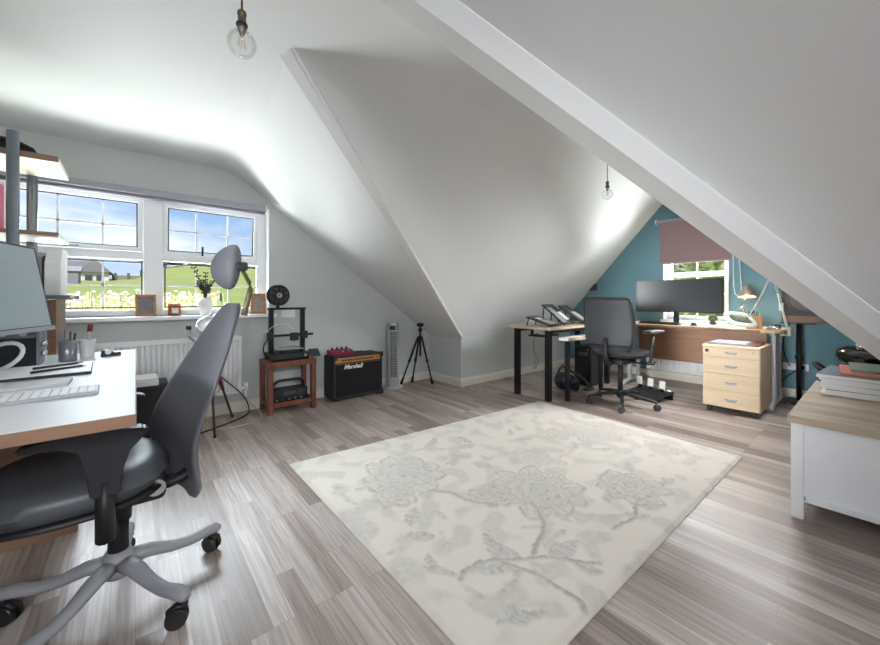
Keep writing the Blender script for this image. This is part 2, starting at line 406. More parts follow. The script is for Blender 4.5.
skirt('baseboard_far_knee', (KX - .018, KY, 0), (XB, KY, 0), (0, -1, 0))
skirt('baseboard_teal', (XB, -.34, 0), (XB, KY, 0), (-1, 0, 0))

# ---------------------------------------------------------------- window in the window wall
win = struct('window_1')
yf = 3.93
f = MB()
def fr(m, x0, x1, z0, z1, y0=yf, d=.07, bev=.004): m.box((x0, y0, z0), (x1, y0 + d, z1), bev)
fr(f, HX0, HX0 + .05, HZ0, HZ1); fr(f, HX1 - .077, HX1, HZ0, HZ1); fr(f, HX0 + .006, HX1 - .006, HZ1 - .05, HZ1 - .002, yf + .0025, .062); fr(f, HX0 + .006, HX1 - .006, HZ0 + .002, HZ0 + .05, yf + .0025, .062)
fr(f, .049, .181, HZ0, HZ1, yf - .012, .09); fr(f, HX0 + .04, .07, 1.37, 1.435, yf + .004, .06); fr(f, .17, HX1 - .04, 1.37, 1.43, yf + .004, .06)
struct('window_frame', f, UPVC, win)
def pane(name, x0, x1, z0, z1, M=None, bars=(), zb=None, sash=True, yy=yf):
    if sash:
        s = MB(); t = .032
        s.box((x0 - t, yy - .018, z0 - t), (x0, yy + .04, z1 + t), .004); s.box((x1, yy - .018, z0 - t), (x1 + t, yy + .04, z1 + t), .004)
        s.box((x0 - .006, yy - .0165, z1), (x1 + .006, yy + .038, z1 + t - .001), .004); s.box((x0 - .006, yy - .0165, z0 - t + .001), (x1 + .006, yy + .038, z0), .004)
        if M: s.bm.transform(M)
        struct('sash', s, UPVC, win)
    g = MB(); g.box((x0, yy + .022, z0), (x1, yy + .03, z1))
    if M: g.bm.transform(M)
    struct('glass_pane', g, GLASS, win)
    k = MB(); u = .009
    k.box((x0, yy + .004, z0), (x0 + u, yy + .02, z1)); k.box((x1 - u, yy + .004, z0), (x1, yy + .02, z1)); k.box((x0, yy + .004, z1 - u), (x1, yy + .02, z1)); k.box((x0, yy + .004, z0), (x1, yy + .02, z0 + u))
    if M: k.bm.transform(M)
    struct('gasket', k, GASK, win)
    b = MB()
    for x in bars: b.box((x - .007, yy + .012, z0), (x + .007, yy + .021, z1))
    if zb: b.box((x0, yy + .012, zb - .007), (x1, yy + .021, zb + .007))
    if M: b.bm.transform(M)
    struct('glazing_bar', b, UPVC, win)
pane('a', -.685, .014, 1.47, 1.838, bars=(-.449, -.2), zb=1.64)
pane('b', -.69, .045, .972, 1.352, bars=(-.449, -.2), zb=1.159, sash=False)
hz = 1.87
Mo = Matrix.Translation((0, yf, hz)) @ Matrix.Rotation(R_(6), 4, 'X') @ Matrix.Translation((0, -yf, -hz))
pane('c', .215, .892, 1.46, 1.832, Mo, bars=(.424, .673), zb=1.638)
pane('d', .19, .93, .972, 1.348, bars=(.424, .673), zb=1.159, sash=False)
h = MB(); h.box((.46, yf - .045, 1.435), (.475, yf - .02, 1.52), .004); h.bm.transform(Mo); struct('window_handle', h, BLACK, win)
h = MB(); h.box((-.45, yf - .045, 1.45), (-.33, yf - .02, 1.462), .004); struct('window_handle', h, SILV, win)
for x in (.47, .6): 
    h = MB(); h.box((x, yf - .03, 1.02), (x + .014, yf - .005, 1.1), .003); struct('window_handle', h, BLACK, win)
struct('window_sill', MB().box((HX0 - .06, YA - .10, HZ0 - .032), (HX1 + .05, yf + .02, HZ0), .006, seg=2), UPVC, win)
l = MB(); l.box((HX0 - .004, YA - .003, HZ0), (HX0 + .01, yf, HZ1)); l.box((HX1 - .004, YA - .004, HZ0), (HX1 + .006, yf, HZ1 + .006)); l.box((HX0, YA - .004, HZ1 - .004), (HX1, yf, HZ1 + .006))
struct('window_reveal', l, UPVC, win)
# roller blind, rolled up
bl = thing('roller_blind', 'rolled-up lilac grey roller blind over the wide window', 'blind', (.1, YA - .05, 1.84))
obj('cassette', MB().box((-.78, YA - .085, 1.875), (.962, YA - .004, 1.925), .008, seg=2), mat('blind_grey', (168, 166, 178), .6), bl, True)
obj('blind_roll', MB().cyl((-.77, YA - .045, 1.868), (.955, YA - .045, 1.868), .018), mat('blind_cloth', (150, 147, 160), .8), bl, True)
obj('end_cap', MB().box((.952, YA - .09, 1.855), (.966, YA - .002, 1.93), .004), UPVC, bl, True)

# ---------------------------------------------------------------- window in the teal gable
win = struct('window_2')
xf = XB + .10
f = MB()
f.box((xf, GY0, GZ0), (xf + .07, GY0 + .06, GZ1), .004); f.box((xf, GY1 - .06, GZ0), (xf + .07, GY1, GZ1), .004)
f.box((xf + .003, GY0 + .006, GZ1 - .06), (xf + .066, GY1 - .006, GZ1 - .002), .004); f.box((xf + .003, GY0 + .006, GZ0 + .002), (xf + .066, GY1 - .006, GZ0 + .05), .004); f.box((xf + .004, GY0 + .008, 1.33), (xf + .064, GY1 - .008, 1.39), .004)
struct('window_frame', f, UPVC, win)
struct('glass_pane', MB().box((xf + .03, GY0 + .05, GZ0 + .04), (xf + .038, GY1 - .05, GZ1 - .04)), GLASS, win)
b = MB(); b.box((xf + .015, 1.508, GZ0), (xf + .029, 1.524, GZ1)); b.box((xf + .015, GY0, 1.095), (xf + .029, GY1, 1.111)); b.box((xf + .015, GY0, 1.68), (xf + .029, GY1, 1.696))
struct('glazing_bar', b, UPVC, win)
struct('window_sill', MB().box((XB - .03, GY0 - .03, GZ0 - .03), (xf + .02, GY1 + .03, GZ0), .005), UPVC, win)
l = MB(); l.box((XB - .003, GY0 - .004, GZ0 + .001), (xf - .001, GY0 + .008, GZ1)); l.box((XB - .003, GY1 - .008, GZ0 + .001), (xf - .001, GY1 + .004, GZ1)); struct('window_reveal', l, UPVC, win)
bl = thing('roller_blind', 'half-lowered mauve brown roller blind on the teal wall', 'blind', (XB - .04, 1.5, 1.5))
obj('cloth', MB().box((XB - .048, 1.14, 1.515), (XB - .044, 1.89, 2.05)), mat('mauve_cloth', (140, 118, 120), .9, var=.04, scale=60), bl, True)
obj('roller', MB().cyl((XB - .035, 1.11, 2.055), (XB - .035, 1.93, 2.055), .022), mat('roller_mauve', (170, 158, 172), .6), bl, True)
obj('bottom_bar', MB().box((XB - .054, 1.135, 1.495), (XB - .038, 1.895, 1.518), .004), mat('mauve_bar', (150, 124, 124), .5), bl, True)
obj('bracket', MB().box((XB - .06, 1.93, 2.03), (XB, 1.942, 2.085), .003), UPVC, bl, True)
ch = [(XB - .03, 1.12, 2.03)] + [(XB - .03, 1.12, 1.6), (XB - .03, 1.115, 1.2), (XB - .03, 1.10, 1.10), (XB - .03, 1.075, 1.08), (XB - .03, 1.05, 1.10), (XB - .03, 1.045, 1.2), (XB - .03, 1.07, 1.6), (XB - .03, 1.10, 2.03)]
obj('pull_chain', MB().tube(ch, .0045, 6), UPVC, bl, True)

# ================================================================ RUG
CR = [V((.745, 2.39, 0)), V((3.16, 2.235, 0)), V((3.08, .6, 0)), V((.745, .615, 0))]
NU, NV = 420, 300
u = np.linspace(0, 2.42, NU)[:, None] * np.ones((1, NV)); v = np.linspace(0, 1.7, NV)[None, :] * np.ones((NU, 1))
H = np.zeros((NU, NV)); P = np.zeros((NU, NV))      # relief, tone
def stamp(mask, hgt, tone):
    global H, P
    H = np.where(mask > 0, np.maximum(H, mask * hgt), H); P = np.maximum(P, np.clip(mask, 0, 1) * tone)
uv0 = (u.copy(), v.copy())
wob = np.array([[noise.noise(V((a * 9, b * 9, 3))) for b in np.linspace(0, 1.7, NV)] for a in np.linspace(0, 2.42, NU)])
fine = np.array([[noise.noise(V((a * 45, b * 45, 8))) for b in np.linspace(0, 1.7, NV)] for a in np.linspace(0, 2.42, NU)])
warp = np.array([[(noise.noise(V((a * 6, b * 6, 20))), noise.noise(V((a * 6, b * 6, 31)))) for b in np.linspace(0, 1.7, NV)] for a in np.linspace(0, 2.42, NU)])
u = u + .045 * warp[:, :, 0] + .008 * fine; v = v + .045 * warp[:, :, 1] + .006 * fine
def flower(cx, cy, r, k, ph, tone=.8):
    dx, dy = u - cx, v - cy; d = np.hypot(dx, dy) + wob * .03; th = np.arctan2(dy, dx)
    for lay, (rr, kk, p2) in enumerate(((1, k, ph), (.72, k - 1, ph + .5), (.45, k - 2, ph + 1.1), (.22, 5, ph))):
        edge = r * rr * (.72 + .28 * np.abs(np.cos((th + p2) * kk / 2)) ** .6) * (1 + .05 * wob)
        m = np.clip((edge - d) / .02, 0, 1); rim = np.clip(1 - np.abs(edge - d - .012) / .014, 0, 1)
        vein = (.5 + .5 * np.cos((th + p2) * kk * 4 + d * 30)) * np.clip((edge - d) / .05, 0, 1) * np.clip(d / .05, 0, 1)
        stamp(m * (.35 + .15 * lay), .006, tone * (.5 + .1 * lay)); stamp(rim, .009, tone); stamp(vein * (d > r * rr * .5), .006, tone * .7)
def leaf(cx, cy, L_, wd_, a, tone=.8):
    dx, dy = u - cx, v - cy; s = (dx * math.cos(a) + dy * math.sin(a)) / L_; t = (-dx * math.sin(a) + dy * math.cos(a)) + wob * .012
    w_ = wd_ * np.clip(1 - (2 * s - 1) ** 2, 0, 1) ** .7 * ((s > 0) & (s < 1)); m = np.clip((w_ - np.abs(t)) / .008, 0, 1)
    vein = m * (.5 + .5 * np.cos((s * L_ - np.abs(t) * .8) * 260)); stamp(m * .6, .006, tone * .6); stamp(vein, .007, tone * .9); stamp(m * np.clip(1 - np.abs(t) / .006, 0, 1), .009, tone)
def stem(p0, p1, p2, p3, r=.011, tone=.9):
    for q in bez(p0 + (0,), p1 + (0,), p2 + (0,), p3 + (0,), 46):
        d = np.hypot(u - q.x, v - q.y) + wob * .004; stamp(np.clip((r - d) / .006, 0, 1), .008, tone)
flower(.95, 1.12, .27, 9, .2); flower(.70, 1.02, .13, 7, 1.0); flower(.47, .55, .25, 9, .7, .65); flower(.30, .72, .12, 7, .1, .6)
flower(1.38, 1.42, .20, 9, .3, .9); flower(2.02, .86, .24, 9, .5, .55); flower(1.78, .70, .12, 6, .9, .5); flower(1.25, .85, .15, 7, .4, .5); flower(2.1, 1.3, .12, 7, .2, .4)
stem((.18, 1.33), (.35, 1.28), (.5, 1.42), (.68, 1.6)); stem((.52, 1.42), (.60, 1.40), (.70, 1.35), (.80, 1.22)); stem((.35, 1.36), (.42, 1.5), (.5, 1.62), (.42, 1.69)); stem((.5, .8), (.6, .9), (.58, 1.0), (.62, 1.1)); stem((.95, 1.55), (1.05, 1.6), (1.2, 1.5), (1.3, 1.5))
stem((1.25, 1.0), (1.5, .95), (1.7, .9), (1.85, .88), .008, .5); stem((.62, .3), (.8, .28), (.9, .45), (1.1, .5), .008, .5)
for a in ((.20, 1.33, .16, .03, -2.3), (.28, 1.32, .14, .03, .9), (.35, 1.36, .15, .03, -1.1), (.45, 1.40, .14, .035, -1.9), (.55, 1.46, .16, .035, .2), (.60, 1.52, .14, .03, 1.2), (.14, 1.02, .15, .035, .4), (.22, .98, .16, .035, -.9), (.17, 1.16, .12, .03, 2.0),
          (.75, .62, .17, .035, -.6), (.82, .55, .15, .035, .5), (.90, .68, .15, .03, 1.4), (.68, .52, .12, .03, 2.4), (1.05, 1.5, .16, .035, .7), (1.12, 1.45, .14, .03, -.6), (1.2, 1.56, .12, .03, .1), (1.55, 1.5, .15, .03, .2), (1.58, 1.35, .15, .03, -.7),
          (1.6, .95, .16, .03, -.6), (1.7, 1.0, .15, .03, .7), (.85, .30, .14, .03, -.8), (1.0, .42, .15, .03, .3), (1.1, .30, .13, .03, 1.2), (1.4, .6, .14, .03, .3), (1.45, .5, .12, .03, -.8), (2.25, .6, .12, .03, .7)):
    leaf(*a)
stem((.15, 1.53), (.18, 1.53), (.20, 1.55), (.22, 1.55), .007); leaf(.20, 1.545, .09, .035, .1, 1); leaf(.26, 1.56, .07, .022, .5, 1)
rl_ = random.Random(12)
for _ in range(46):
    leaf(rl_.uniform(.1, 2.3), rl_.uniform(.15, 1.6), rl_.uniform(.07, .14), rl_.uniform(.015, .03), rl_.uniform(0, 6.28), rl_.uniform(.25, .7))
P = np.maximum(P, np.clip(wob * 1.5, 0, .35))
H = H * 1.35 * (.85 + .35 * fine) + .0015 * fine
me_rows = []
for i in range(NU):
    row = []
    for j in range(NV):
        a, b = i / (NU - 1), j / (NV - 1); p = CR[0].lerp(CR[1], a).lerp(CR[3].lerp(CR[2], a), b)
        ed = min(i, NU - 1 - i, j, NV - 1 - j); e_ = smoothstep(ed / 4.0)
        row.append((p.x, p.y, .004 + (.013 + H[i, j]) * e_))
    me_rows.append(row)
rg = MB(); VV = rg.grid(me_rows)
bd = [VV[i][0] for i in range(NU)] + [VV[-1][j] for j in range(1, NV)] + [VV[i][-1] for i in range(NU - 2, -1, -1)] + [VV[0][j] for j in range(NV - 2, 0, -1)]
lo = [rg.bm.verts.new((q.co.x, q.co.y, .0)) for q in bd]
for i in range(len(bd)): rg.bm.faces.new((bd[i], bd[(i + 1) % len(bd)], lo[(i + 1) % len(lo)], lo[i]))
rug = obj('rug', rg, bpy.data.materials.new('carved_wool'), keepn=False)
ca = rug.data.color_attributes.new('pattern', 'FLOAT_COLOR', 'POINT'); buf = np.zeros((len(rug.data.vertices), 4), np.float32); buf[:, 3] = 1
buf[:NU * NV, 0] = np.clip(P * (.95 + .6 * fine), 0, 1).reshape(-1); ca.data.foreach_set('color', buf.reshape(-1))
m = rug.data.materials[0]; m.use_nodes = True; nt = m.node_tree; p = nt.nodes['Principled BSDF']; p.inputs['Roughness'].default_value = .95; p.inputs['Specular IOR Level'].default_value = .15; p.inputs['Sheen Weight'].default_value = .15
at = N(nt, 'ShaderNodeAttribute', attribute_name='pattern'); mx = N(nt, 'ShaderNodeMixRGB'); nz = N(nt, 'ShaderNodeTexNoise'); nz.inputs['Scale'].default_value = 1.7; nz.inputs['Detail'].default_value = 4
tc = N(nt, 'ShaderNodeTexCoord'); c0 = N(nt, 'ShaderNodeMixRGB'); c0.inputs[1].default_value = lin((210, 201, 190)); c0.inputs[2].default_value = lin((224, 217, 206)); mx.inputs[2].default_value = lin((168, 168, 165))
k = nt.links.new; sx = N(nt, 'ShaderNodeSeparateColor'); k(at.outputs['Color'], sx.inputs[0]); k(sx.outputs[0], mx.inputs[0]); k(tc.outputs['Object'], nz.inputs['Vector']); k(nz.outputs[0], c0.inputs[0]); k(c0.outputs[0], mx.inputs[1]); k(mx.outputs[0], p.inputs['Base Color'])
n3 = N(nt, 'ShaderNodeTexNoise'); n3.inputs['Scale'].default_value = 260; b = N(nt, 'ShaderNodeBump'); b.inputs['Strength'].default_value = .25; b.inputs['Distance'].default_value = .003
k(tc.outputs['Object'], n3.inputs['Vector']); k(n3.outputs[0], b.inputs['Height']); k(b.outputs[0], p.inputs['Normal'])
tag(rug, 'large cream rug with carved grey floral relief on the laminate floor', 'rug')
#@@OBJECTS@@

# ================================================================ PENDANT BULBS
def pendant(x, y, z, ceil, label):
    t = thing('pendant_bulb', label, 'light bulb', (x, y, z), 0, 'bare pendant bulbs')
    s = MB(); s.lathe([(.002, .052), (.014, .05), (.016, .04), (.0135, .036), (.0135, .012), (.018, .008), (.018, -.004), (.014, -.008)], (0, 0, .05)); obj('lamp_holder', s, mat('antique_bronze', (112, 98, 82), .4, .7), t)
    r = MB(); r.lathe([(.0185, .006), (.0195, .002), (.0185, -.004), (.016, -.004)], (0, 0, .05)); obj('collar', r, BLACK, t)
    g = MB(); pr = [(.0135, .040)] + [(max(.0135, .0475 * math.sin(a)), .0475 * math.cos(a) - .015) for a in [R_(q) for q in range(20, 171, 10)]] + [(0, -.0625)]
    g.lathe(pr, n=28); obj('glass_globe', g, CLEAR, t)
    w_ = MB(); w_.lathe([(.0125, .044), (.0135, .03), (.009, .022), (.005, .012), (0, .012)]); obj('screw_cap', w_, SILV, t)
    f_ = MB()
    for a in range(4): f_.cyl((.006 * math.cos(a * PI / 2), .006 * math.sin(a * PI / 2), .016), (.012 * math.cos(a * PI / 2), .012 * math.sin(a * PI / 2), -.03), .0013, n=6)
    obj('filament', f_, mat('amber_filament', (214, 186, 120), .4), t)
    obj('cord', MB().cyl((0, 0, .10), (0, 0, ceil - z), .0032, n=8), BLACK, t)
    rs = MB(); rs.lathe([(.0, -.02), (.035, -.018), (.04, 0)], (0, 0, ceil - z)); obj('ceiling_rose', rs, BEAM, t)
pendant(.296, 1.48, 1.985, 2.31, 'bare round filament bulb hanging in the nearer wing, largest of the two bulbs')
pendant(3.33, 1.62, 2.02, 2.485, 'small far filament bulb hanging in front of the teal gable end')

# ================================================================ LEFT DESK
DZ = .755
t = thing('desk', 'white-topped desk with tan wooden edge beside the window', 'desk', (-.38, 2.0, 0))
def P(name, mb, m, p=None): return obj(name, mb, m, p or t, True)
P('desktop', MB().box((-.76, 1.222, DZ - .03), (0, 2.778, DZ), .0015), mat('desk_white', (214, 216, 219), .32, var=.01))
e = MB(); e.box((-.76, 1.2205, DZ - .031), (.0015, 1.2235, DZ - .0008)); e.box((-.001, 1.2225, DZ - .031), (.002, 2.78, DZ - .0008)); e.box((-.76, 1.2235, DZ - .0315), (0, 2.778, DZ - .0298)); P('edge_band', e, BEECHE)
P('side_panel', MB().box((-.74, 2.32, 0), (-.20, 2.345, DZ - .032), .001), BEECHE)
P('leg', MB().box((-.74, 1.27, 0), (-.69, 1.32, DZ - .032), .004), SILVP)
P('back_panel', MB().box((-.75, 1.3, .30), (-.735, 2.32, DZ - .032)), BEECHE)

# monitor on the left desk: leaning back, facing the chair
ang = math.atan2(.95, .32)
t = thing('computer_monitor', 'large monitor on the white desk at the left edge of the photo', 'monitor', (-.43, 1.99, DZ), 0)
Mm = Matrix.Translation((-.272, 2.31, .93)) @ Matrix.Rotation(ang + PI, 4, 'Z') @ Matrix.Rotation(R_(10), 4, 'X')
# local: x runs along the screen towards the camera, z up, +y points to the back
def PM(name, mb, m): mb.bm.transform(Mm); return obj(name, mb, m, t, True)
PM('housing', MB().box((0, -.030, -.012), (.62, -.004, .345), .004), BLACK)
PM('screen', MB().box((.020, -.0035, .006), (.612, -.0005, .335)), mat('monitor_screen', (176, 192, 198), .16, var=.01, spec=.9))
PM('bottom_bezel', MB().box((0, -.008, -.014), (.62, .002, .003), .002), SILVP)
PM('neck', MB().box((.29, -.06, -.10), (.345, -.03, .12), .006), DARK)
P('stand_base', MB().box((-.75, 1.84, DZ), (-.575, 2.08, DZ + .012), .005), DARK)
P('stand_column', MB().box((-.64, 1.94, DZ + .01), (-.60, 1.99, 1.02), .005), DARK); P('stand_arm', MB().tube([(-.62, 1.965, .99), (-.50, 2.0, 1.0), (-.425, 2.03, 1.01)], .018, 8), DARK)

# speaker / audio box under the monitor
t = thing('desktop_speaker', 'black speaker with knobbed grey side under the left monitor', 'speaker', (-.42, 2.40, DZ))
P('cabinet', MB().box((-.56, 2.36, DZ), (-.335, 2.50, DZ + .125), .004), mat('navy_black', (26, 28, 40), .55))
P('control_panel', MB().box((-.335, 2.362, DZ + .002), (-.325, 2.498, DZ + .15), .002), mat('dull_grey', (120, 124, 132), .4, .4))
for y, z in ((2.40, .05), (2.45, .05), (2.40, .09), (2.45, .09)):
    P('knob', MB().cyl((-.326, y, DZ + z), (-.312, y, DZ + z), .009, n=12), CHROME)
t = single('cable', MB().tube(bez((-.43, 2.15, .86), (-.33, 2.2, .92), (-.32, 2.25, .80), (-.42, 2.20, DZ + .012)) + bez((-.42, 2.20, DZ + .012), (-.5, 2.1, DZ + .01), (-.45, 1.95, DZ + .01), (-.52, 1.9, DZ + .01)), .008, 8), WHITE, 'thick white cable looped below the left monitor', 'cable')
t = single('plug_adapter', MB().box((-.50, 2.285, DZ), (-.44, 2.345, DZ + .03), .006), mat('pale_yellow', (210, 200, 150), .5), 'small pale plug adapter on the white desk below the monitor', 'plug')

def slab(name, c, sx, sy, h, a, m, label, cat, z=DZ, bev=.002, group=None):
    o = obj(name, MB().box((-sx / 2, -sy / 2, 0), (sx / 2, sy / 2, h), bev), m); o.location = (c[0], c[1], z); o.rotation_euler = (0, 0, a); return tag(o, label, cat, group)
# graphics tablet with white page, pens on top
t = thing('drawing_tablet', 'large flat black-edged tablet with white face at the back of the white desk', 'tablet', (-.35, 2.12, DZ), R_(3))
obj('base', MB().box((-.21, -.15, 0), (.21, .15, .010), .003), BLACK, t)
obj('face', MB().box((-.208, -.148, .0102), (.208, .148, .014), .001), WHITE, t)
for (x0, y0, x1, y1, lb) in ((-.31, 2.13, -.19, 2.20, 'slim black stylus lying on the tablet, nearer the pen cup'), (-.30, 2.02, -.17, 2.10, 'dark metal pen lying on the tablet, nearer the keyboard')):
    t = thing('pen', lb, 'pen', ((x0 + x1) / 2, (y0 + y1) / 2, DZ + .016)); P('barrel', MB().cyl((x0, y0, DZ + .0195), (x1, y1, DZ + .0195), .0045, n=10), BLACK); d = V((x1 - x0, y1 - y0, 0)).normalized() * .02
    P('tip', MB().cyl((x1, y1, DZ + .0195), (x1 + d.x, y1 + d.y, DZ + .0185), .0045, .001, n=10), SILV)
o = slab('notebook', (-.255, 1.82), .16, .115, .010, R_(0), mat('grey_card', (196, 198, 200), .6), 'thin pale grey trackpad tray lying behind the keyboard', 'trackpad')
t = thing('keyboard', 'white and silver compact keyboard near the desk corner', 'keyboard', (-.225, 1.60, DZ), R_(2))
obj('body', MB().box((-.135, -.062, 0), (.135, .062, .010), .003), SILVP, t)
kb = MB()
for r in range(5):
    for q in range(13): kb.box((-.129 + q * .0199, -.054 + r * .0218, .010), (-.129 + q * .0199 + .0175, -.054 + r * .0218 + .0188, .0135), .001)
o = obj('keys', kb, mat('key_white', (226, 226, 228), .5), t); o['kind'] = 'stuff'
# pen cup and pot
t = thing('pen_cup', 'silver mesh cup holding pens on the back of the white desk', 'pen cup', (-.245, 2.45, DZ))
cup = MB(); cup.lathe([(.030, .0), (.032, .003), (.032, .1), (.029, .1), (.029, .004), (0, .004), (0, 0)], n=20); obj('cup', cup, mat('mesh_silver', (140, 142, 150), .35, .7, var=.3, scale=300), t)
for i, (a, c_) in enumerate(((0, BLACK), (1.3, DARK), (2.4, BLACK), (4, SILV))):
    obj('pen', MB().cyl((.012 * math.cos(a), .012 * math.sin(a), .006), (.024 * math.cos(a), .024 * math.sin(a), .13 + .008 * i), .004, n=8), c_, t)
t = thing('white_pot', 'white pot with a red-topped marker beside the pen cup', 'pot', (-.185, 2.53, DZ))
cup = MB(); cup.lathe([(.026, .0), (.031, .09), (.028, .09), (.024, .004), (0, .004), (0, 0)], n=20); obj('pot', cup, mat('pot_grey_white', (206, 208, 212), .4), t)
obj('marker', MB().cyl((0, 0, .01), (.008, .006, .15), .007, n=10), SILVP, t); obj('marker_cap', MB().cyl((.008, .006, .13), (.011, .009, .165), .0105, n=12), mat('deep_red', (120, 28, 36), .5), t)
t = thing('tape_dispenser', 'small dark tape dispenser with white roll beside the white pot', 'tape dispenser', (-.10, 2.53, DZ), R_(20))
obj('body', MB().prism([(-.035, 0), (.04, 0), (.04, .018), (.016, .016), (-.008, .036), (-.03, .032)], 'y', -.012, .012), DARK, t); obj('roll', MB().cyl((-.012, -.013, .024), (-.012, .013, .024), .013, n=16), PAPER, t)

# ================================================================ SHELF UNIT far left
t = thing('shelf_unit', 'grey-poled shelving unit with pale shelves behind the desk', 'shelving', (-.75, 3.05, 0))
for (x, y) in ((-.48, 2.822), (-.48, 3.275), (-1.15, 2.822), (-1.15, 3.275)):
    P('pole', MB().cyl((x, y, 0), (x, y, 1.90), .0235, n=20), mat('grey_pole', (126, 134, 142), .35, .5))
LM = mat('pale_shelf', (238, 232, 212), .5, var=.02)
for z0, z1, xr in ((1.785, 1.816, -.322), (1.385, 1.406, -.322)):
    s_ = P('shelf', MB().box((-1.2, 2.85, z0), (xr, 3.25, z1), .002), LM)
    obj('front_edge', MB().box((-1.2, 2.846, z0), (xr + .001, 2.85, z1)), BEECHE, s_, True)
s_ = P('shelf', MB().box((-1.2, 2.85, 1.045), (-.272, 3.25, 1.068), .002), mat('mid_grey_shelf', (120, 122, 128), .5))
P('side_panel', MB().box((-.365, 2.85, 0), (-.33, 3.2, 1.044), .002), BEECHE)
P('bracket', MB().box((-.278, 2.846, 1.05), (-.262, 2.87, 1.066), .003), UPVC)
t = thing('magazine_file', 'white open-top magazine file on the lowest shelf beside the monitor', 'magazine file', (-.36, 3.0, 1.068))
P('box', MB().prism([(2.86, 1.069), (3.12, 1.069), (3.12, 1.33), (2.95, 1.33), (2.86, 1.24)], 'x', -.375, -.315), PAPER)
t = thing('magazine_file', 'grey magazine file on the lowest shelf, left of the white one', 'magazine file', (-.43, 3.0, 1.068))
P('box', MB().prism([(2.86, 1.069), (3.12, 1.069), (3.12, 1.32), (2.86, 1.27)], 'x', -.45, -.385), mat('file_grey', (128, 130, 140), .6))
t = thing('camera_case', 'black zipped case lying on the top shelf', 'case', (-.47, 2.95, 1.816))
P('body', MB().prism([(-.60, 1.817), (-.40, 1.817), (-.415, 1.845), (-.48, 1.875), (-.60, 1.885)], 'y', 2.87, 3.0), BLKF)
P('strap', MB().tube([(-.60, 2.866, 1.86), (-.5, 2.862, 1.865), (-.42, 2.866, 1.838)], .006, 6), RUBR)
single('storage_box', MB().box((-.95, 2.87, 1.817), (-.63, 3.1, 1.90), .005), mat('box_grey', (120, 124, 126), .6), 'grey box on the top shelf at the far left, left of the black case', 'box')
bx_ = -.98
for w_, h_, c_, n_ in ((.035, .24, (150, 20, 60), 'crimson hardback first from the left pole'), (.03, .26, (30, 30, 34), 'black hardback between two crimson books'), (.045, .235, (176, 24, 70), 'wide crimson book in the row'), (.03, .27, (24, 26, 34), 'tall black book right of the wide crimson book'), (.035, .25, (160, 22, 60), 'crimson book left of the green-topped binder'), (.05, .275, (60, 120, 104), 'green-topped binder in the row of books'), (.04, .25, (190, 40, 90), 'pinkish red book right of the green binder'), (.03, .26, (40, 36, 44), 'dark book behind the nearer grey pole'), (.05, .25, (176, 30, 76), 'crimson book just right of the nearer grey pole'), (.03, .24, (34, 34, 40), 'black book near the right end of the row'), (.035, .255, (190, 70, 100), 'rose red book at the right end of the row')):
    t = thing('book', n_ + ', on the middle shelf', 'book', (bx_, 3.0, 1.407), 0, 'books on the middle shelf')
    obj('cover', MB().box((0, -.13, 0), (w_ - .002, .06, h_), .002), mat('cover_%d_%d' % (c_[0], c_[2]), c_, .5), t)
    obj('page_block', MB().box((.003, -.12, h_ - .004), (w_ - .005, .055, h_ + .0005)), PAPER, t)
    if c_[0] == 60: obj('label_patch', MB().box((.008, -.1315, h_ - .10), (w_ - .01, -.130, h_ - .05)), mat('teal_green', (90, 170, 140), .5), t)
    bx_ += w_ + .002

# ================================================================ things by the window
t = thing('paper_bin', 'black fabric bin on the floor against the radiator', 'bin', (.09, 3.54, 0))
P('body', MB().box((-.04, 3.44, 0), (.185, 3.66, .40), .006), mat('bin_black', (44, 44, 48), .7, var=.1))
P('rim', MB().box((-.045, 3.435, .38), (.19, 3.665, .42), .004), DARK)
t = thing('document_tray', 'white document tray with papers, on the black bin', 'tray', (.05, 3.5, .42))
P('tray', MB().box((-.12, 3.36, .421), (.13, 3.62, .46), .003), PAPER); P('papers', MB().box((-.11, 3.37, .462), (.12, 3.61, .472), .001), WHITE)

t = thing('radiator', 'white panel radiator on the wall under the wide window', 'radiator', (.15, 3.76, .18))
r = MB(); r.box((-.45, 3.775, .19), (.745, 3.795, .70), .004)
x = -.44
while x < .735:
    r.box((x, 3.742, .215), (x + .026, 3.765, .675), .008); x += .036
P('panel', r, UPVC)
r = MB(); r.box((-.452, 3.742, .672), (.747, 3.80, .712), .004); P('top_grille', r, UPVC)
r = MB(); r.box((-.452, 3.744, .187), (.747, 3.78, .212), .004); r.box((-.452, 3.744, .19), (-.442, 3.80, .71)); r.box((.737, 3.744, .19), (.747, 3.80, .71)); P('casing', r, UPVC)
r = MB(); r.cyl((.79, 3.79, 0), (.79, 3.79, .22), .008); r.cyl((.745, 3.79, .22), (.79, 3.79, .22), .009); r.cyl((.79, 3.79, .20), (.79, 3.79, .27), .016); P('valve', r, UPVC)

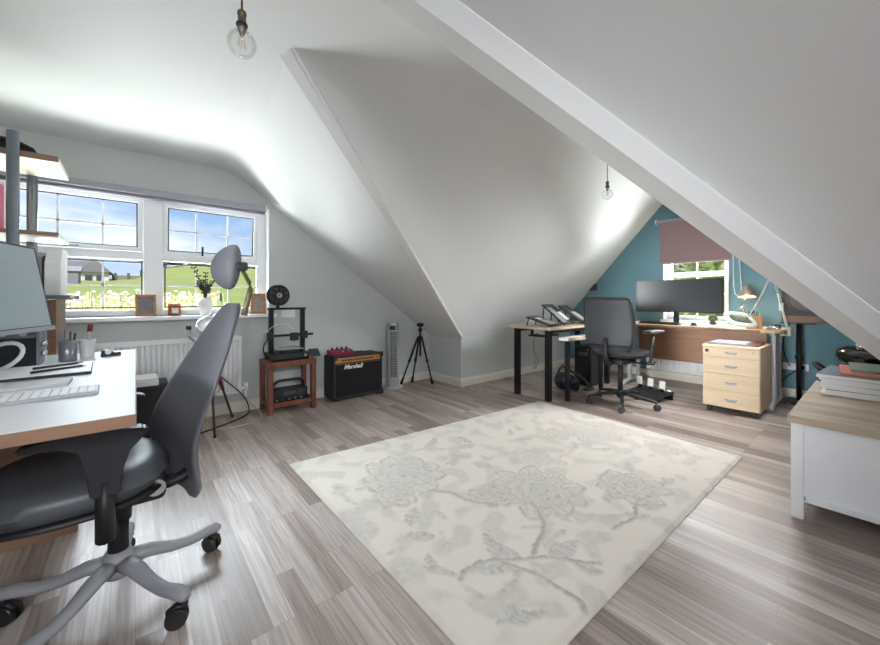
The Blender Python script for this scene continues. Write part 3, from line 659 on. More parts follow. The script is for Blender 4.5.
# sill objects
def frame_(x, y, wd_, h_, a, label, col):
    t = thing('photo_frame', label, 'photo frame', (x, y, HZ0), a)
    T_ = Matrix.Rotation(R_(-10), 4, 'X')
    m = MB(); b_ = .018
    m.box((-wd_ / 2, -.008, 0), (-wd_ / 2 + b_, .008, h_), .002); m.box((wd_ / 2 - b_, -.008, 0), (wd_ / 2, .008, h_), .002); m.box((-wd_ / 2, -.008, 0), (wd_ / 2, .008, b_), .002); m.box((-wd_ / 2, -.008, h_ - b_), (wd_ / 2, .008, h_), .002)
    m.bm.transform(T_); obj('frame', m, wood('frame_wood', (150, 98, 62), (190, 140, 100), .5), t)
    p = MB(); p.box((-wd_ / 2 + b_, -.002, b_), (wd_ / 2 - b_, .006, h_ - b_)); p.bm.transform(T_); obj('photo', p, mat(col, (120, 112, 118) if col == 'photo_grey' else (150, 128, 118), .3, var=.55, scale=26), t)
    p = MB(); p.prism([(.010, .0), (.075, .0), (.015 + h_ * .13, h_ * .7), (.009 + h_ * .13, h_ * .7)], 'x', -.012, .012); obj('prop', p, DARK, t)
frame_(.066, 3.84, .135, .18, R_(8), 'wooden photo frame on the sill left of the jar candle', 'photo_grey')
frame_(.905, 3.82, .13, .195, R_(-8), 'wooden photo frame at the right end of the sill', 'photo_warm')
t = thing('jar_candle', 'orange brown jar candle with pale label on the sill', 'candle', (.255, 3.83, HZ0))
m = MB(); m.lathe([(0, 0), (.042, 0), (.046, .006), (.046, .082), (.04, .088)], n=24); obj('jar', m, mat('amber_jar', (150, 78, 44), .2), t)
m = MB(); m.lathe([(.043, .084), (.045, .087), (.045, .102), (0, .104)], n=24); obj('lid', m, mat('lid_copper', (200, 132, 96), .35, .4), t)
obj('label_patch', MB().box((-.022, -.0475, .022), (.022, -.0455, .066), .001), PAPER, t)
t = thing('vase_with_twigs', 'white vase with dark leafy twigs in the middle of the sill', 'vase', (.475, 3.83, HZ0))
m = MB(); m.lathe([(0, 0), (.04, 0), (.055, .05), (.058, .1), (.05, .15), (.045, .15), (.05, .1), (.045, .05), (0, .012)], n=24); obj('vase', m, mat('vase_white', (230, 230, 228), .4), t)
random.seed(3)
for i in range(9):
    a = random.uniform(0, 2 * PI); rr = random.uniform(.05, .14); hh = random.uniform(.24, .42)
    pts = bez((0, 0, .05), (0, 0, .2), (rr * .5 * math.cos(a), rr * .3 * math.sin(a), hh * .8), (rr * math.cos(a), rr * .4 * math.sin(a), hh), 8)
    st_ = obj('twig', MB().tube(pts, .0035, 5), mat('twig_dark', (44, 42, 36), .8), t)
    lf = MB()
    for q in pts[4:]:
        for s2 in (-1, 1):
            d = V((random.uniform(.4, 1) * s2, random.uniform(-.4, .4), random.uniform(-.2, .7))).normalized(); L_ = random.uniform(.022, .036)
            n_ = d.cross(V((0, 1, .3))).normalized() * .008; q2 = q + d * L_
            lf.quad(q, q + d * L_ * .5 + n_, q2, q + d * L_ * .5 - n_)
    obj('leaves', lf, mat('leaf_dark', (46, 56, 38), .7, var=.3), st_)

# vintage spotlight on wooden tripod
t = thing('tripod_spotlight', 'chrome vintage spotlight lamp on a dark wooden tripod by the radiator', 'lamp', (.47, 3.50, 0))
cx, cy = .47, 3.50
hd = V((cx + .03, cy, .82)); aim = V((-.15, -.55, .85)).normalized(); q = aim.to_track_quat('Z', 'Y').to_matrix()
m = MB(); m.lathe([(.0, -.15), (.05, -.145), (.085, -.12), (.105, -.07), (.118, 0), (.128, .012), (.128, .03), (.12, .03), (.11, 0), (.09, -.06), (.04, -.1), (0, -.11)], hd, q, 32); P('lamp_head', m, CHROME)
m = MB(); m.lathe([(0, .018), (.118, .014), (.118, .008), (0, .008)], hd, q, 32); P('lens', m, mat('frosted_lens', (240, 242, 244), .5))
m = MB(); m.tube([(cx - .14, cy, .82), (cx - .14, cy, .74), (cx - .08, cy, .68), (cx, cy, .665), (cx + .08, cy, .68), (cx + .14, cy, .74), (cx + .14, cy, .82)], .008, 8, 1); P('yoke', m, CHROME)
for s2 in (-1, 1): P('knob', MB().cyl((cx + s2 * .13, cy, .82), (cx + s2 * .165, cy, .82), .016, n=14), BLACK)
P('hub', MB().cyl((cx, cy, .56), (cx, cy, .665), .022, n=16), CHROME)
for fx, fy in ((.66, 3.68), (.46, 3.22), (.22, 3.60)):
    a = V((cx, cy, .60)); b = V((fx, fy, .005)); mdl = a.lerp(b, .55)
    lg = P('leg', MB().tube([a, a.lerp(b, .12), a.lerp(b, .35), mdl], [.013, .019, .019, .013], 8), mat('mahogany', (96, 30, 26), .35))
    obj('leg_rod', MB().tube([mdl, b], .009, 8), mat('mahogany_dark', (64, 24, 22), .4), lg, True)
    obj('foot', MB().cyl(b + V((0, 0, .012)), b - V((0, 0, .004)), .011, n=10), RUBR, lg, True)
single('power_cable', MB().tube(bez((.47, 3.5, .5), (.6, 3.62, .3), (.8, 3.7, .2), (.80, 3.70, .02)) + bez((.80, 3.70, .01), (.7, 3.5, .008), (.45, 3.45, .008), (.30, 3.3, .008)), .005, 6), RUBR, 'thin black cable running from the spotlight down to the floor', 'cable')
single('extension_cable', MB().tube(bez((.79, 3.77, .14), (.83, 3.66, .05), (.9, 3.64, .008), (.86, 3.5, .007)) + bez((.86, 3.5, .007), (.78, 3.36, .007), (.6, 3.34, .007), (.50, 3.40, .007)), .004, 6), mat('dirty_white', (200, 196, 186), .6), 'pale thin cable curled on the floor by the red stool', 'cable')
t = thing('wall_socket', 'white socket on the pale wall above the stool', 'socket', (1.18, YA, .9))
P('plate', MB().box((1.115, YA - .012, .86), (1.25, YA, .935), .004), UPVC); P('switch', MB().box((1.14, YA - .016, .90), (1.16, YA - .011, .92), .002), UPVC)

# ================================================================ red stool with printer
t = thing('side_table', 'red-stained slatted wooden side table under the printer', 'side table', (1.125, 3.645, 0))
X0, X1, Y0, Y1, ZT_ = .905, 1.345, 3.49, 3.795, .475
P('tabletop', MB().box((X0, Y0, ZT_ - .05), (X1, Y1, ZT_), .004, seg=2), REDW)
for x, y in ((X0, Y0), (X1 - .05, Y0), (X0, Y1 - .05), (X1 - .05, Y1 - .05)):
    P('leg', MB().box((x + .003, y + .003, 0), (x + .047, y + .047, ZT_ - .051), .003), REDW)
m = MB(); m.box((X0 + .05, Y0 + .01, .06), (X1 - .05, Y0 + .035, .10), .003); P('rail', m, REDW)
m = MB(); m.box((X0 + .01, Y0 + .05, .06), (X0 + .035, Y1 - .05, .10), .003); P('rail', m, REDW)
m = MB(); m.box((X1 - .035, Y0 + .05, .06), (X1 - .01, Y1 - .05, .10), .003); P('rail', m, REDW)
m = MB()
for i in range(5): m.box((X0 + .03, Y0 + .045 + i * .046, .062), (X1 - .03, Y0 + .082 + i * .046, .074), .002)
P('lower_shelf', m, REDW)
t = thing('portable_radio', 'black boxy radio with carry handle on the lower shelf of the red table', 'radio', (1.13, 3.62, .076))
P('body', MB().box((.965, 3.56, .076), (1.285, 3.70, .205), .012, seg=2), BLACK)
P('handle', MB().tube([(.985, 3.62, .205), (.99, 3.62, .25), (1.03, 3.62, .278), (1.22, 3.62, .278), (1.26, 3.62, .25), (1.265, 3.62, .205)], .013, 8), BLACK)
P('display', MB().box((1.06, 3.556, .15), (1.17, 3.561, .18), .001), mat('lcd', (70, 90, 96), .2))
for i in range(5): P('button', MB().cyl((1.0 + i * .055, 3.561, .11), (1.0 + i * .055, 3.551, .11), .008, n=10), mat('button_red', (120, 40, 40), .5) if i == 1 else SILV)
P('speaker_grille', MB().box((1.19, 3.555, .13), (1.26, 3.561, .195), .001), DARK)
# 3D printer
t = thing('filament_printer', 'black open-frame 3D printer with a large spool, on the red table', '3D printer', (1.10, 3.64, ZT_))
z = ZT_
P('base', MB().box((.945, 3.52, z + .012), (1.29, 3.77, z + .065), .004), BLACK)
for x, y in ((.96, 3.535), (1.27, 3.535), (.96, 3.75), (1.27, 3.75)): P('foot', MB().cyl((x, y, z), (x, y, z + .013), .014, n=10), RUBR)
P('control_knob', MB().cyl((1.245, 3.52, z + .04), (1.245, 3.508, z + .04), .012, n=14), SILV)
P('display', MB().prism([(3.45, z + .03), (3.53, z + .09), (3.535, z + .082), (3.456, z + .024)], 'x', 1.275, 1.37), DARK)
for x in (.955, 1.245): P('upright', MB().box((x, 3.635, z + .06), (x + .04, 3.675, z + .47), .002), BLKM)
P('top_bar', MB().box((.945, 3.637, z + .468), (1.295, 3.673, z + .488), .002), BLKM)
P('gantry', MB().box((.93, 3.615, z + .215), (1.36, 3.634, z + .237), .002), BLKM)
P('carriage', MB().box((.925, 3.60, z + .19), (.975, 3.634, z + .26), .004), BLACK)
P('carriage', MB().box((1.235, 3.60, z + .19), (1.30, 3.634, z + .26), .004), BLACK)
hd_ = P('print_head', MB().box((1.13, 3.575, z + .175), (1.205, 3.614, z + .25), .006), BLACK)
obj('nozzle', MB().cyl((1.165, 3.59, z + .178), (1.165, 3.59, z + .155), .008, .002, n=10), SILV, hd_, True)
P('stepper_motor', MB().box((.90, 3.605, z + .20), (.93, 3.645, z + .245), .004), SILV)
P('print_bed', MB().box((.99, 3.53, z + .098), (1.24, 3.765, z + .106), .002), mat('bed_glass', (160, 168, 170), .2, .2))
P('bed_carriage', MB().box((1.05, 3.56, z + .066), (1.18, 3.74, z + .097), .004), DARK)
for i, (x, y) in enumerate(((1.0, 3.54), (1.23, 3.54), (1.0, 3.755), (1.23, 3.755))): P('levelling_knob', MB().cyl((x, y, z + .07), (x, y, z + .097), .014, n=12), DARK)
P('filament_tube', MB().tube(bez((.93, 3.60, z + .27), (.95, 3.58, z + .33), (1.12, 3.58, z + .40), (1.168, 3.594, z + .25)), .0025, 6), UPVC)
P('cable_loom', MB().tube(bez((.93, 3.60, z + .19), (.86, 3.58, z + .15), (.89, 3.58, z + .02), (.96, 3.6, z + .03)), .006, 6), RUBR)
# spool
sp_ = V((1.035, 3.64, z + .605)); qs = V((.12, -1, 0)).normalized(); qq = qs.to_track_quat('Z', 'Y').to_matrix()
P('spool_holder', MB().box((1.02, 3.648, z + .486), (1.05, 3.662, z + .615), .002), BLKM)
m = MB()
def ring(m, c_, q_, r0, r1, zz, th, n=36):
    m.lathe([(r0, zz), (r1, zz), (r1, zz + th), (r0, zz + th), (r0, zz)], c_, q_, n)
for zz in (.024, -.03):
    ring(m, sp_, qq, .078, .098, zz, .004); ring(m, sp_, qq, .026, .042, zz, .004)
    for i in range(8):
        a = i * PI / 4; dd = qq @ V((math.cos(a), math.sin(a), 0)); o_ = qq @ V((0, 0, zz + .002)); m.tube([sp_ + o_ + dd * .04, sp_ + o_ + dd * .08], .0125, 6, .2, up=qs)
s_ = P('spool', m, BLACK); m = MB(); ring(m, sp_, qq, .035, .07, -.026, .05); obj('filament', m, mat('filament_grey', (58, 58, 60), .5), s_, True)
m = MB(); ring(m, sp_, qq, .012, .024, -.034, .066); obj('hub', m, SILV, s_, True)

# ================================================================ guitar amplifier
t = thing('guitar_amplifier', 'black guitar amplifier with gold control panel and white script logo', 'amplifier', (1.825, 3.68, 0))
X0, X1, Y0, Y1 = 1.54, 2.11, 3.55, 3.80; TOL = mat('black_tolex', (38, 38, 41), .6, var=.2, scale=240, bump=.3)
m = MB(); m.box((X0, Y0 + .02, .012), (X1, Y1, .455), .012, seg=2); P('cabinet', m, TOL)
m = MB(); m.box((X0, Y0, .012), (X0 + .022, Y0 + .03, .455), .005); m.box((X1 - .022, Y0, .012), (X1, Y0 + .03, .455), .005); m.box((X0, Y0, .012), (X1, Y0 + .03, .036), .005); m.box((X0, Y0, .437), (X1, Y0 + .03, .455), .005); P('front_lip', m, TOL)
P('grille_cloth', MB().box((X0 + .022, Y0 + .012, .036), (X1 - .022, Y0 + .02, .375)), mat('grille_black', (20, 20, 26), .9, var=.3, scale=500, bump=.4))
P('piping', MB().box((X0 + .03, Y0 + .008, .368), (X1 - .03, Y0 + .013, .373)), mat('gold_trim', (150, 120, 76), .4, .5))
cp = P('control_panel', MB().box((X0 + .025, Y0 + .006, .385), (X1 - .025, Y0 + .02, .437), .002), mat('gold_panel', (196, 142, 84), .35, .5))
for i in range(12): obj('knob', MB().cyl((X0 + .10 + i * .031, Y0 + .006, .411), (X0 + .10 + i * .031, Y0 - .006, .411), .009, n=14), BLACK, cp, True)
for i in range(2): obj('switch', MB().box((X1 - .075 + i * .02, Y0 - .001, .404), (X1 - .067 + i * .02, Y0 + .006, .42)), DARK, cp, True)
for x in (X0 + .05, X1 - .05):
    for y in (Y0 + .04, Y1 - .04): P('foot', MB().cyl((x, y, 0), (x, y, .013), .018, n=10), RUBR)
for x in (X0, X1):
    for z_ in (.012, .455):
        s2 = 1 if x == X0 else -1; s3 = 1 if z_ < .2 else -1
        P('corner_cap', MB().box((x - .003 * s2, Y0 - .003, z_ - .003 * s3), (x + .035 * s2, Y0 + .035, z_ + .035 * s3), .006, seg=2), BLACK)
P('carry_handle', MB().tube([(1.70, 3.68, .456), (1.72, 3.68, .472), (1.93, 3.68, .472), (1.95, 3.68, .456)], .012, 8, .6), BLACK)
def text(name, body, size, loc, rot, m, parent=None, shear=0, extr=.001, offs=0, kind=None):
    fc = bpy.data.curves.new(name, 'FONT'); fc.body = body; fc.size = size; fc.extrude = extr; fc.shear = shear; fc.offset = offs; fc.align_x = 'CENTER'; fc.align_y = 'CENTER'
    tmp = bpy.data.objects.new('tmp', fc); COL.objects.link(tmp); bpy.context.view_layer.update()
    me = bpy.data.meshes.new_from_object(tmp.evaluated_get(bpy.context.evaluated_depsgraph_get())); bpy.data.objects.remove(tmp)
    o = bpy.data.objects.new(name, me); COL.objects.link(o); me.materials.clear(); me.materials.append(m)
    if parent: o.parent = parent; o.matrix_local = INV[parent.name] @ Matrix.Translation(loc) @ rot
    else: o.location = loc
    return o
text('logo', 'Marshall', .062, (X0 + .22, Y0 + .006, .338), Matrix.Rotation(R_(90), 4, 'X') @ Matrix.Diagonal((1.0, 1, 1, 1)), mat('logo_white', (235, 235, 232), .4), t, .35, .002, .0018)
# red effects pedal on the amp
t = thing('effects_pedal', 'red multi-effects pedal board with knobs on top of the amplifier', 'effects pedal', (1.67, 3.66, .457), R_(4))
RED = mat('pedal_red', (132, 28, 52), .35, .2)
obj('body', MB().prism([(-.07, 0), (.07, 0), (.07, .055), (.0, .05), (-.07, .025)], 'x', -.125, .125), RED, t)
for i in range(4): obj('knob', MB().cyl((-.085 + i * .055, .03, .05), (-.085 + i * .055, .03, .078), .012, .010, n=14), mat('knob_crimson', (90, 20, 34), .4), t)
for i in range(3): obj('footswitch', MB().cyl((-.07 + i * .07, -.04, .03), (-.07 + i * .07, -.04, .048), .010, n=12), CHROME, t)
obj('display', MB().box((-.03, .0, .05), (.03, .015, .0535)), DARK, t)

# ================================================================ tower fan
t = thing('tower_fan', 'silver tower fan with vertical grille beside the amplifier', 'fan', (2.335, 3.69, 0), R_(-38))
m = MB(); m.lathe([(0, 0), (.12, 0), (.125, .008), (.12, .02), (.07, .032), (.0, .034)], n=32); obj('base', m, SILVP, t)
m = MB(); pr = []
for i in range(32):
    a = 2 * PI * i / 32; pr.append((.07 * math.copysign(abs(math.cos(a)) ** .7, math.cos(a)), .065 * math.copysign(abs(math.sin(a)) ** .7, math.sin(a))))
m.prism(pr, 'z', .034, .72); obj('column', m, SILVP, t)
m = MB(); m.prism(pr, 'z', .72, .765); 
for v in m.bm.verts:
    if v.co.z > .75: v.co.x *= .86; v.co.y *= .86
obj('top_cap', m, SILV, t)
obj('display', MB().box((-.035, -.069, .685), (.035, -.062, .735), .004), BLACK, t)
obj('grille', MB().box((-.022, -.0665, .14), (.05, -.062, .66), .003), DARK, t)
m = MB()
for i in range(26): m.box((-.02, -.070, .150 + i * .0195), (.048, -.066, .156 + i * .0195))
for x in (-.003, .014, .031): m.box((x - .0015, -.071, .145), (x + .0015, -.066, .655))
obj('louvres', m, SILVP, t)
# camera tripod
t = thing('camera_tripod', 'black camera tripod standing in the low corner beyond the fan', 'tripod', (2.63, 3.55, 0))
cx, cy = 2.63, 3.55
P('centre_column', MB().cyl((cx, cy, .36), (cx, cy, .66), .012, n=12), BLKM)
P('collar', MB().cyl((cx, cy, .56), (cx, cy, .60), .03, n=14), BLACK)
P('ball_head', MB().ell((cx, cy, .675), (.026, .026, .026)), BLACK)
P('quick_plate', MB().box((cx - .032, cy - .03, .715), (cx + .032, cy + .03, .755), .005), BLACK); P('head_stem', MB().cyl((cx, cy, .69), (cx, cy, .718), .014, n=12), BLACK)
P('pan_knob', MB().cyl((cx, cy, .68), (cx - .04, cy - .035, .685), .007, n=8), BLACK)
for fx, fy in ((2.50, 3.765), (2.80, 3.56 - .03), (2.66, 3.76)):
    a = V((cx + (fx - cx) * .12, cy + (fy - cy) * .12, .585)); b = V((fx, fy, .008)); q1 = a.lerp(b, .5); q2 = a.lerp(b, .86)
    lg = P('leg', MB().tube([a, q1], .0125, 8), BLKM); obj('leg_clip', MB().tube([q1 - (b - a) * .03, q1 + (b - a) * .03], .017, 8), BLACK, lg, True)
    obj('lower_leg', MB().tube([q1, b], .0095, 8), BLKM, lg, True); obj('rubber_foot', MB().tube([q2, b], [.012, .018], 8), RUBR, lg, True)

# ================================================================ grey ergonomic chair, left
HC = (-.046, 1.703)
t = thing('office_chair', 'grey high-backed ergonomic office chair with headrest at the white desk', 'chair', (HC[0], HC[1], 0), R_(180))
GR = mat('chair_grey_plastic', (152, 153, 158), .45, var=.03); GB = mat('backrest_grey', (104, 105, 112), .55, var=.03, scale=120); SEATM = mat('seat_leather', (82, 85, 91), .42, var=.08, scale=60, bump=.05)
L_ = lambda name, mb, m: obj(name, mb, m, t)
# base
m = MB(); m.lathe([(0, .085), (.035, .088), (.045, .11), (.044, .155), (.034, .178), (0, .178)], n=24); L_('base_hub', m, GR)
for k_ in range(5):
    a = R_(194 + 72 * k_); d = V((math.cos(a), math.sin(a), 0))
    pts = [d * .03 + V((0, 0, .135)), d * .09 + V((0, 0, .128)), d * .16 + V((0, 0, .102)), d * .22 + V((0, 0, .092)), d * .275 + V((0, 0, .098)), d * .315 + V((0, 0, .096)), d * .328 + V((0, 0, .09))]
    lg = L_('base_leg', MB().tube(pts, [.030, .027, .022, .021, .024, .022, .012], 12, .85), GR)
    c0 = d * .308; a2 = a + 1.9 + .5 * k_; e2 = V((math.cos(a2), math.sin(a2), 0)); ax = V((-e2.y, e2.x, 0)); cc = c0 + e2 * .016
    cs = MB(); cs.cyl(c0 + V((0, 0, .05)), c0 + V((0, 0, .085)), .009, n=10); cs.tube([cc - ax * .0 + V((0, 0, .062)) - e2 * .03, cc + V((0, 0, .068)), cc + e2 * .026 + V((0, 0, .05))], .015, 8, .5)
    obj('caster_fork', cs, BLACK, lg)
    wh = MB()
    for s2 in (-1, 1): wh.cyl(cc + ax * .006 * s2 + V((0, 0, .0325)), cc + ax * .022 * s2 + V((0, 0, .0325)), .0325, .029, n=24)
    obj('caster_wheel', wh, mat('caster_black', (30, 31, 28), .35, var=.4, scale=160), lg)
L_('gas_lift', MB().cyl((0, 0, .17), (0, 0, .30), .029, n=20), BLACK); L_('gas_sleeve', MB().cyl((0, 0, .28), (0, 0, .39), .036, .040, n=20), BLACK)
m = MB(); m.box((-.13, -.09, .345), (.15, .09, .405), .02, seg=3); m.cyl((0, -.13, .37), (0, .13, .37), .018, n=12); L_('tilt_mechanism', m, BLACK)
L_('lever', MB().tube([(.06, -.08, .37), (.07, -.22, .365)], .007, 8), SILV)
# seat: rounded cushion
def cushion(x0, x1, hw, z0, z1, nx=20, ny=20, p=2.6, dish=.012, front=.03):
    g = MB(); top, bot = [], []
    for s2, out in ((1, top), (-1, bot)):
        for i in range(nx + 1):
            r_ = []
            for j in range(ny + 1):
                a = -1 + 2 * i / nx; b = -1 + 2 * j / ny
                # square to superellipse
                m_ = max(abs(a), abs(b)); l_ = (abs(a) ** p + abs(b) ** p) ** (1 / p) if m_ > 0 else 1; f_ = m_ / l_ if l_ > 0 else 1
                X = a * f_; Y = b * f_; ed = (1 - m_ ** 5) ** .5
                zc = (z0 + z1) / 2; hz_ = (z1 - z0) / 2
                zz = zc + s2 * hz_ * ed - (dish * (1 - Y * Y) * (1 if s2 > 0 else .0)) * (1 - X * X) - front * max(0, X - .3) ** 2
                r_.append((x0 + (x1 - x0) * (X + 1) / 2, hw * Y, zz))
            out.append(r_)
    g.grid(top); g.grid(bot); bmesh.ops.remove_doubles(g.bm, verts=g.bm.verts[:], dist=.0005); return g
L_('seat', cushion(-.14, .36, .255, .405, .525, front=.05), SEATM)
L_('seat_shell', cushion(-.13, .33, .235, .388, .425, dish=0), BLACK)
# backrest shell
pz = [.312, .325, .355, .40, .475, .54, .60, .66, .72, .78, .84, .90, .95, .99, 1.015, 1.03]
px = [-.200, -.197, -.192, -.182, -.172, -.172, -.190, -.215, -.245, -.272, -.300, -.325, -.348, -.366, -.377, -.383]
pw = [.10, .155, .195, .22, .226, .226, .222, .212, .198, .18, .16, .135, .112, .09, .066, .035]
rows = []; NS = 18
for z_, x_, w_ in zip(pz, px, pw):
    fr_, bk_ = [], []; wr = .040 * min(1, w_ / .2)
    for i in range(NS + 1):
        s2 = -1 + 2 * i / NS; ec = (1 - abs(s2) ** 4) ** .5
        xc = x_ - wr * (1 - s2 * s2) + wr * .45; th = .017 * max(.12, ec)
        fr_.append((xc + th, w_ * s2, z_)); bk_.append((xc - th, w_ * s2, z_))
    rows.append(fr_ + bk_[::-1])
m = MB(); Vv = m.grid(rows, closed=True); m.bm.faces.new(Vv[0]); m.bm.faces.new(Vv[-1][::-1]); BR_ = Matrix.Rotation(R_(14), 4, 'Z'); m.bm.transform(BR_); L_('backrest', m, GB)
L_('back_bracket', MB().tube(bez((-.08, 0, .375), (-.16, 0, .36), (-.22, 0, .37), (-.215, 0, .44), 10), [.032] * 4 + [.028] * 7, 10, .7), BLACK)
m = MB(); m.cyl((-.10, -.11, .40), (-.10, .11, .40), .028, n=16); L_('tilt_spring', m, CHROME)
# headrest
m = MB(); m.ell((0, 0, 0), (.05, .105, .098))
for v in m.bm.verts:
    if v.co.x < 0: v.co.x *= .55
    v.co.x += .35 * v.co.y ** 2 / .125 + .10 * (v.co.z if v.co.z > 0 else 0) * 0
m.bm.transform(BR_ @ Matrix.Translation((-.375, 0, 1.185)) @ Matrix.Rotation(R_(-6), 4, 'Y')); L_('headrest', m, mat('headrest_grey', (120, 122, 130), .6, var=.03))
L_('headrest_bracket', MB().box((-.405, -.028, 1.165), (-.36, .028, 1.20), .008, seg=2), DARK)
L_('headrest_stalk', MB().tube([(-.388, 0, 1.17), (-.415, 0, 1.115), (-.42, 0, 1.09), (-.405, 0, 1.03), (-.395, 0, .98)], [.010, .011, .014, .014, .016], 8, .8), mat('stalk_olive', (112, 110, 84), .4, .4))
# armrests
for s2 in (-1, 1):
    y0, y1 = s2 * .25 - .028, s2 * .25 + .028
    ap = MB(); ap.prism([(-.10, .648), (-.085, .660), (0, .672), (.10, .668), (.14, .663), (.172, .655), (.177, .645), (.165, .640), (.09, .642), (.052, .622), (.040, .58), (.034, .48), (-.032, .48), (-.036, .56), (-.05, .605), (-.075, .632)], 'y', y0, y1)
    bmesh.ops.bevel(ap.bm, geom=ap.bm.edges[:], offset=.005, segments=2, affect='EDGES'); ap.bm.transform(Matrix.Translation((.02, 0, 0))); L_('armrest', ap, mat('arm_black', (40, 41, 48), .4))
    L_('arm_post', MB().tube([(.022, s2 * .25, .52), (.022, s2 * .25, .345)], .031, 12, .75), BLACK)
    L_('arm_bracket', MB().tube([(.022, s2 * .25, .355), (.02, s2 * .2, .355), (.01, s2 * .08, .37)], .022, 8, .6), BLACK)

# ================================================================ slim desk with black legs along the far knee wall
t = thing('slim_desk', 'slim light-wood desk on black square legs along the pale knee wall', 'desk', (3.9, 2.38, 0))
P('desktop', MB().box((3.20, 2.14, .725), (4.55, 2.66, .75), .006, seg=2), LAMW)
for x, y in ((3.225, 2.165), (3.225, 2.56), (4.47, 2.165), (4.47, 2.56)): P('leg', MB().box((x, y, 0), (x + .055, y + .055, .724), .003), BLKM)
P('frame_rail', MB().box((3.28, 2.175, .69), (4.47, 2.20, .722), .002), BLKM); P('frame_rail', MB().box((3.28, 2.575, .69), (4.47, 2.60, .722), .002), BLKM)
t = thing('cable_tray', 'black cable tray with adaptor hung under the near end of the slim desk', 'tray', (3.42, 2.38, .66))
P('tray', MB().box((3.30, 2.30, .640), (3.62, 2.48, .658), .003), BLACK); P('hanger', MB().box((3.33, 2.45, .655), (3.36, 2.47, .724), .002), BLACK); P('adaptor', MB().box((3.40, 2.33, .658), (3.52, 2.42, .69), .004), UPVC)
single('loose_wire', MB().tube(bez((3.45, 2.5, .64), (3.43, 2.55, .5), (3.52, 2.52, .42), (3.44, 2.5, .30)) + bez((3.44, 2.5, .30), (3.40, 2.5, .25), (3.5, 2.5, .24), (3.5, 2.5, .4)), .003, 6), BLACK, 'thin black wire dangling below the cable tray', 'cable')
t = thing('low_table', 'lower white-topped table on black legs, tucked below the slim desk', 'table', (3.75, 2.2, 0))
P('tabletop', MB().box((3.34, 2.02, .620), (4.16, 2.132, .652), .003), WHITE); P('edge_band', MB().box((3.338, 2.016, .620), (4.162, 2.02, .651)), LAMW)
for x in (3.385, 4.08): P('leg', MB().box((x, 2.05, 0), (x + .04, 2.09, .619), .003), BLKM)

def tilted_pad(label, cat, x, y, z, w_, l_, a, tilt, name, papers, th=.014):
    t = thing(name, label, cat, (x, y, z), a)
    T_ = Matrix.Translation((0, -l_ / 2 * math.cos(tilt), .004)) @ Matrix.Rotation(tilt, 4, 'X')
    def Q(nm, m_, mt): m_.bm.transform(T_); return obj(nm, m_, mt, t)
    Q('board', MB().box((-w_ / 2, 0, 0), (w_ / 2, l_, th), .003), BLACK)
    Q('ledge', MB().box((-w_ / 2, 0, th), (w_ / 2, .012, th + .016), .002), DARK)
    for (x0, y0, x1, y1, mt) in papers: Q('sheet', MB().box((x0, y0, th), (x1, y1, th + .003)), mt)
    zt = l_ * math.sin(tilt); yt = -l_ / 2 * math.cos(tilt) + l_ * math.cos(tilt)
    for s2 in (-1, 1): obj('back_leg', MB().tube([(s2 * w_ * .4, yt * .85, zt * .9), (s2 * w_ * .4, yt * 1.0, .004)], .007, 8), BLKM, t)
    return t
GP = mat('grey_print', (150, 152, 154), .6, var=.35, scale=40)
tilted_pad('low folding laptop riser with pale pad on the near end of the slim desk', 'laptop riser', 3.44, 2.38, .75, .30, .30, R_(14), R_(17), 'laptop_riser', ((-.09, .03, .09, .16, GP), (-.05, .18, .05, .24, PAPER)))
tilted_pad('steep black stand holding a mixer pad and papers, nearest the sloping wall', 'document stand', 3.80, 2.44, .75, .34, .34, R_(14), R_(40), 'document_stand', ((-.15, .03, -.01, .28, GP), (.02, .06, .14, .20, PAPER)))
tilted_pad('second black stand with a white sheet, right behind the steep stand', 'document stand', 4.12, 2.42, .75, .30, .36, R_(14), R_(34), 'document_stand', ((-.12, .03, .12, .31, DARK), (-.05, .05, .12, .22, PAPER)))
tilted_pad('open black folder stand with cream sheet, between the mesh chair and the wide monitor', 'folder stand', 4.72, 2.28, .75, .28, .32, R_(18), R_(50), 'folder_stand', ((-.08, .04, .09, .27, mat('cream_sheet', (222, 214, 190), .7)),))
t = thing('music_mixer', 'small dark mixer box on the slim desk behind the black chair', 'mixer', (4.4, 2.35, .75))
P('body', MB().box((4.30, 2.27, .7505), (4.50, 2.45, .80), .006), BLACK); 
for i in range(4): P('knob', MB().cyl((4.33 + i * .045, 2.33, .80), (4.33 + i * .045, 2.33, .815), .008, n=10), SILV)

# ================================================================ main desk on the teal wall
t = thing('long_desk', 'long light-wood desk with brown modesty panel under the gable window', 'desk', (4.95, 1.4, 0))
pl = [(4.56, 2.12), (4.56, .72), (4.60, .66), (4.66, .62), (5.24, .60), (5.24, 2.12)]
P('desktop', MB().prism(pl, 'z', .724, .749), BEECH)
P('edge_band', MB().box((4.556, .75, .7235), (4.5605, 2.12, .7485)), BEECHE)
P('modesty_panel', MB().box((5.02, .78, .30), (5.04, 2.05, .723), .001), DBEECH)
for y in (.68, 2.02):
    P('foot_bar', MB().tube([(4.50, y, .012), (4.56, y, .04), (4.70, y, .055), (5.10, y, .055), (5.20, y, .02)], .028, 10, .8), SILVP)
    P('column', MB().box((4.70, y - .02, .06), (4.76, y + .02, .722), .01, seg=2), SILVP); P('column', MB().box((4.95, y - .02, .06), (5.0, y + .02, .722), .01, seg=2), SILVP)
    P('arm', MB().box((4.62, y - .02, .695), (5.12, y + .02, .722), .004), SILVP)
t = thing('radiator', 'low white radiator on the teal wall behind the long desk', 'radiator', (5.28, 1.5, .1))
r = MB(); r.box((5.30, .98, .11), (5.325, 2.05, .52), .004); y = 1.0
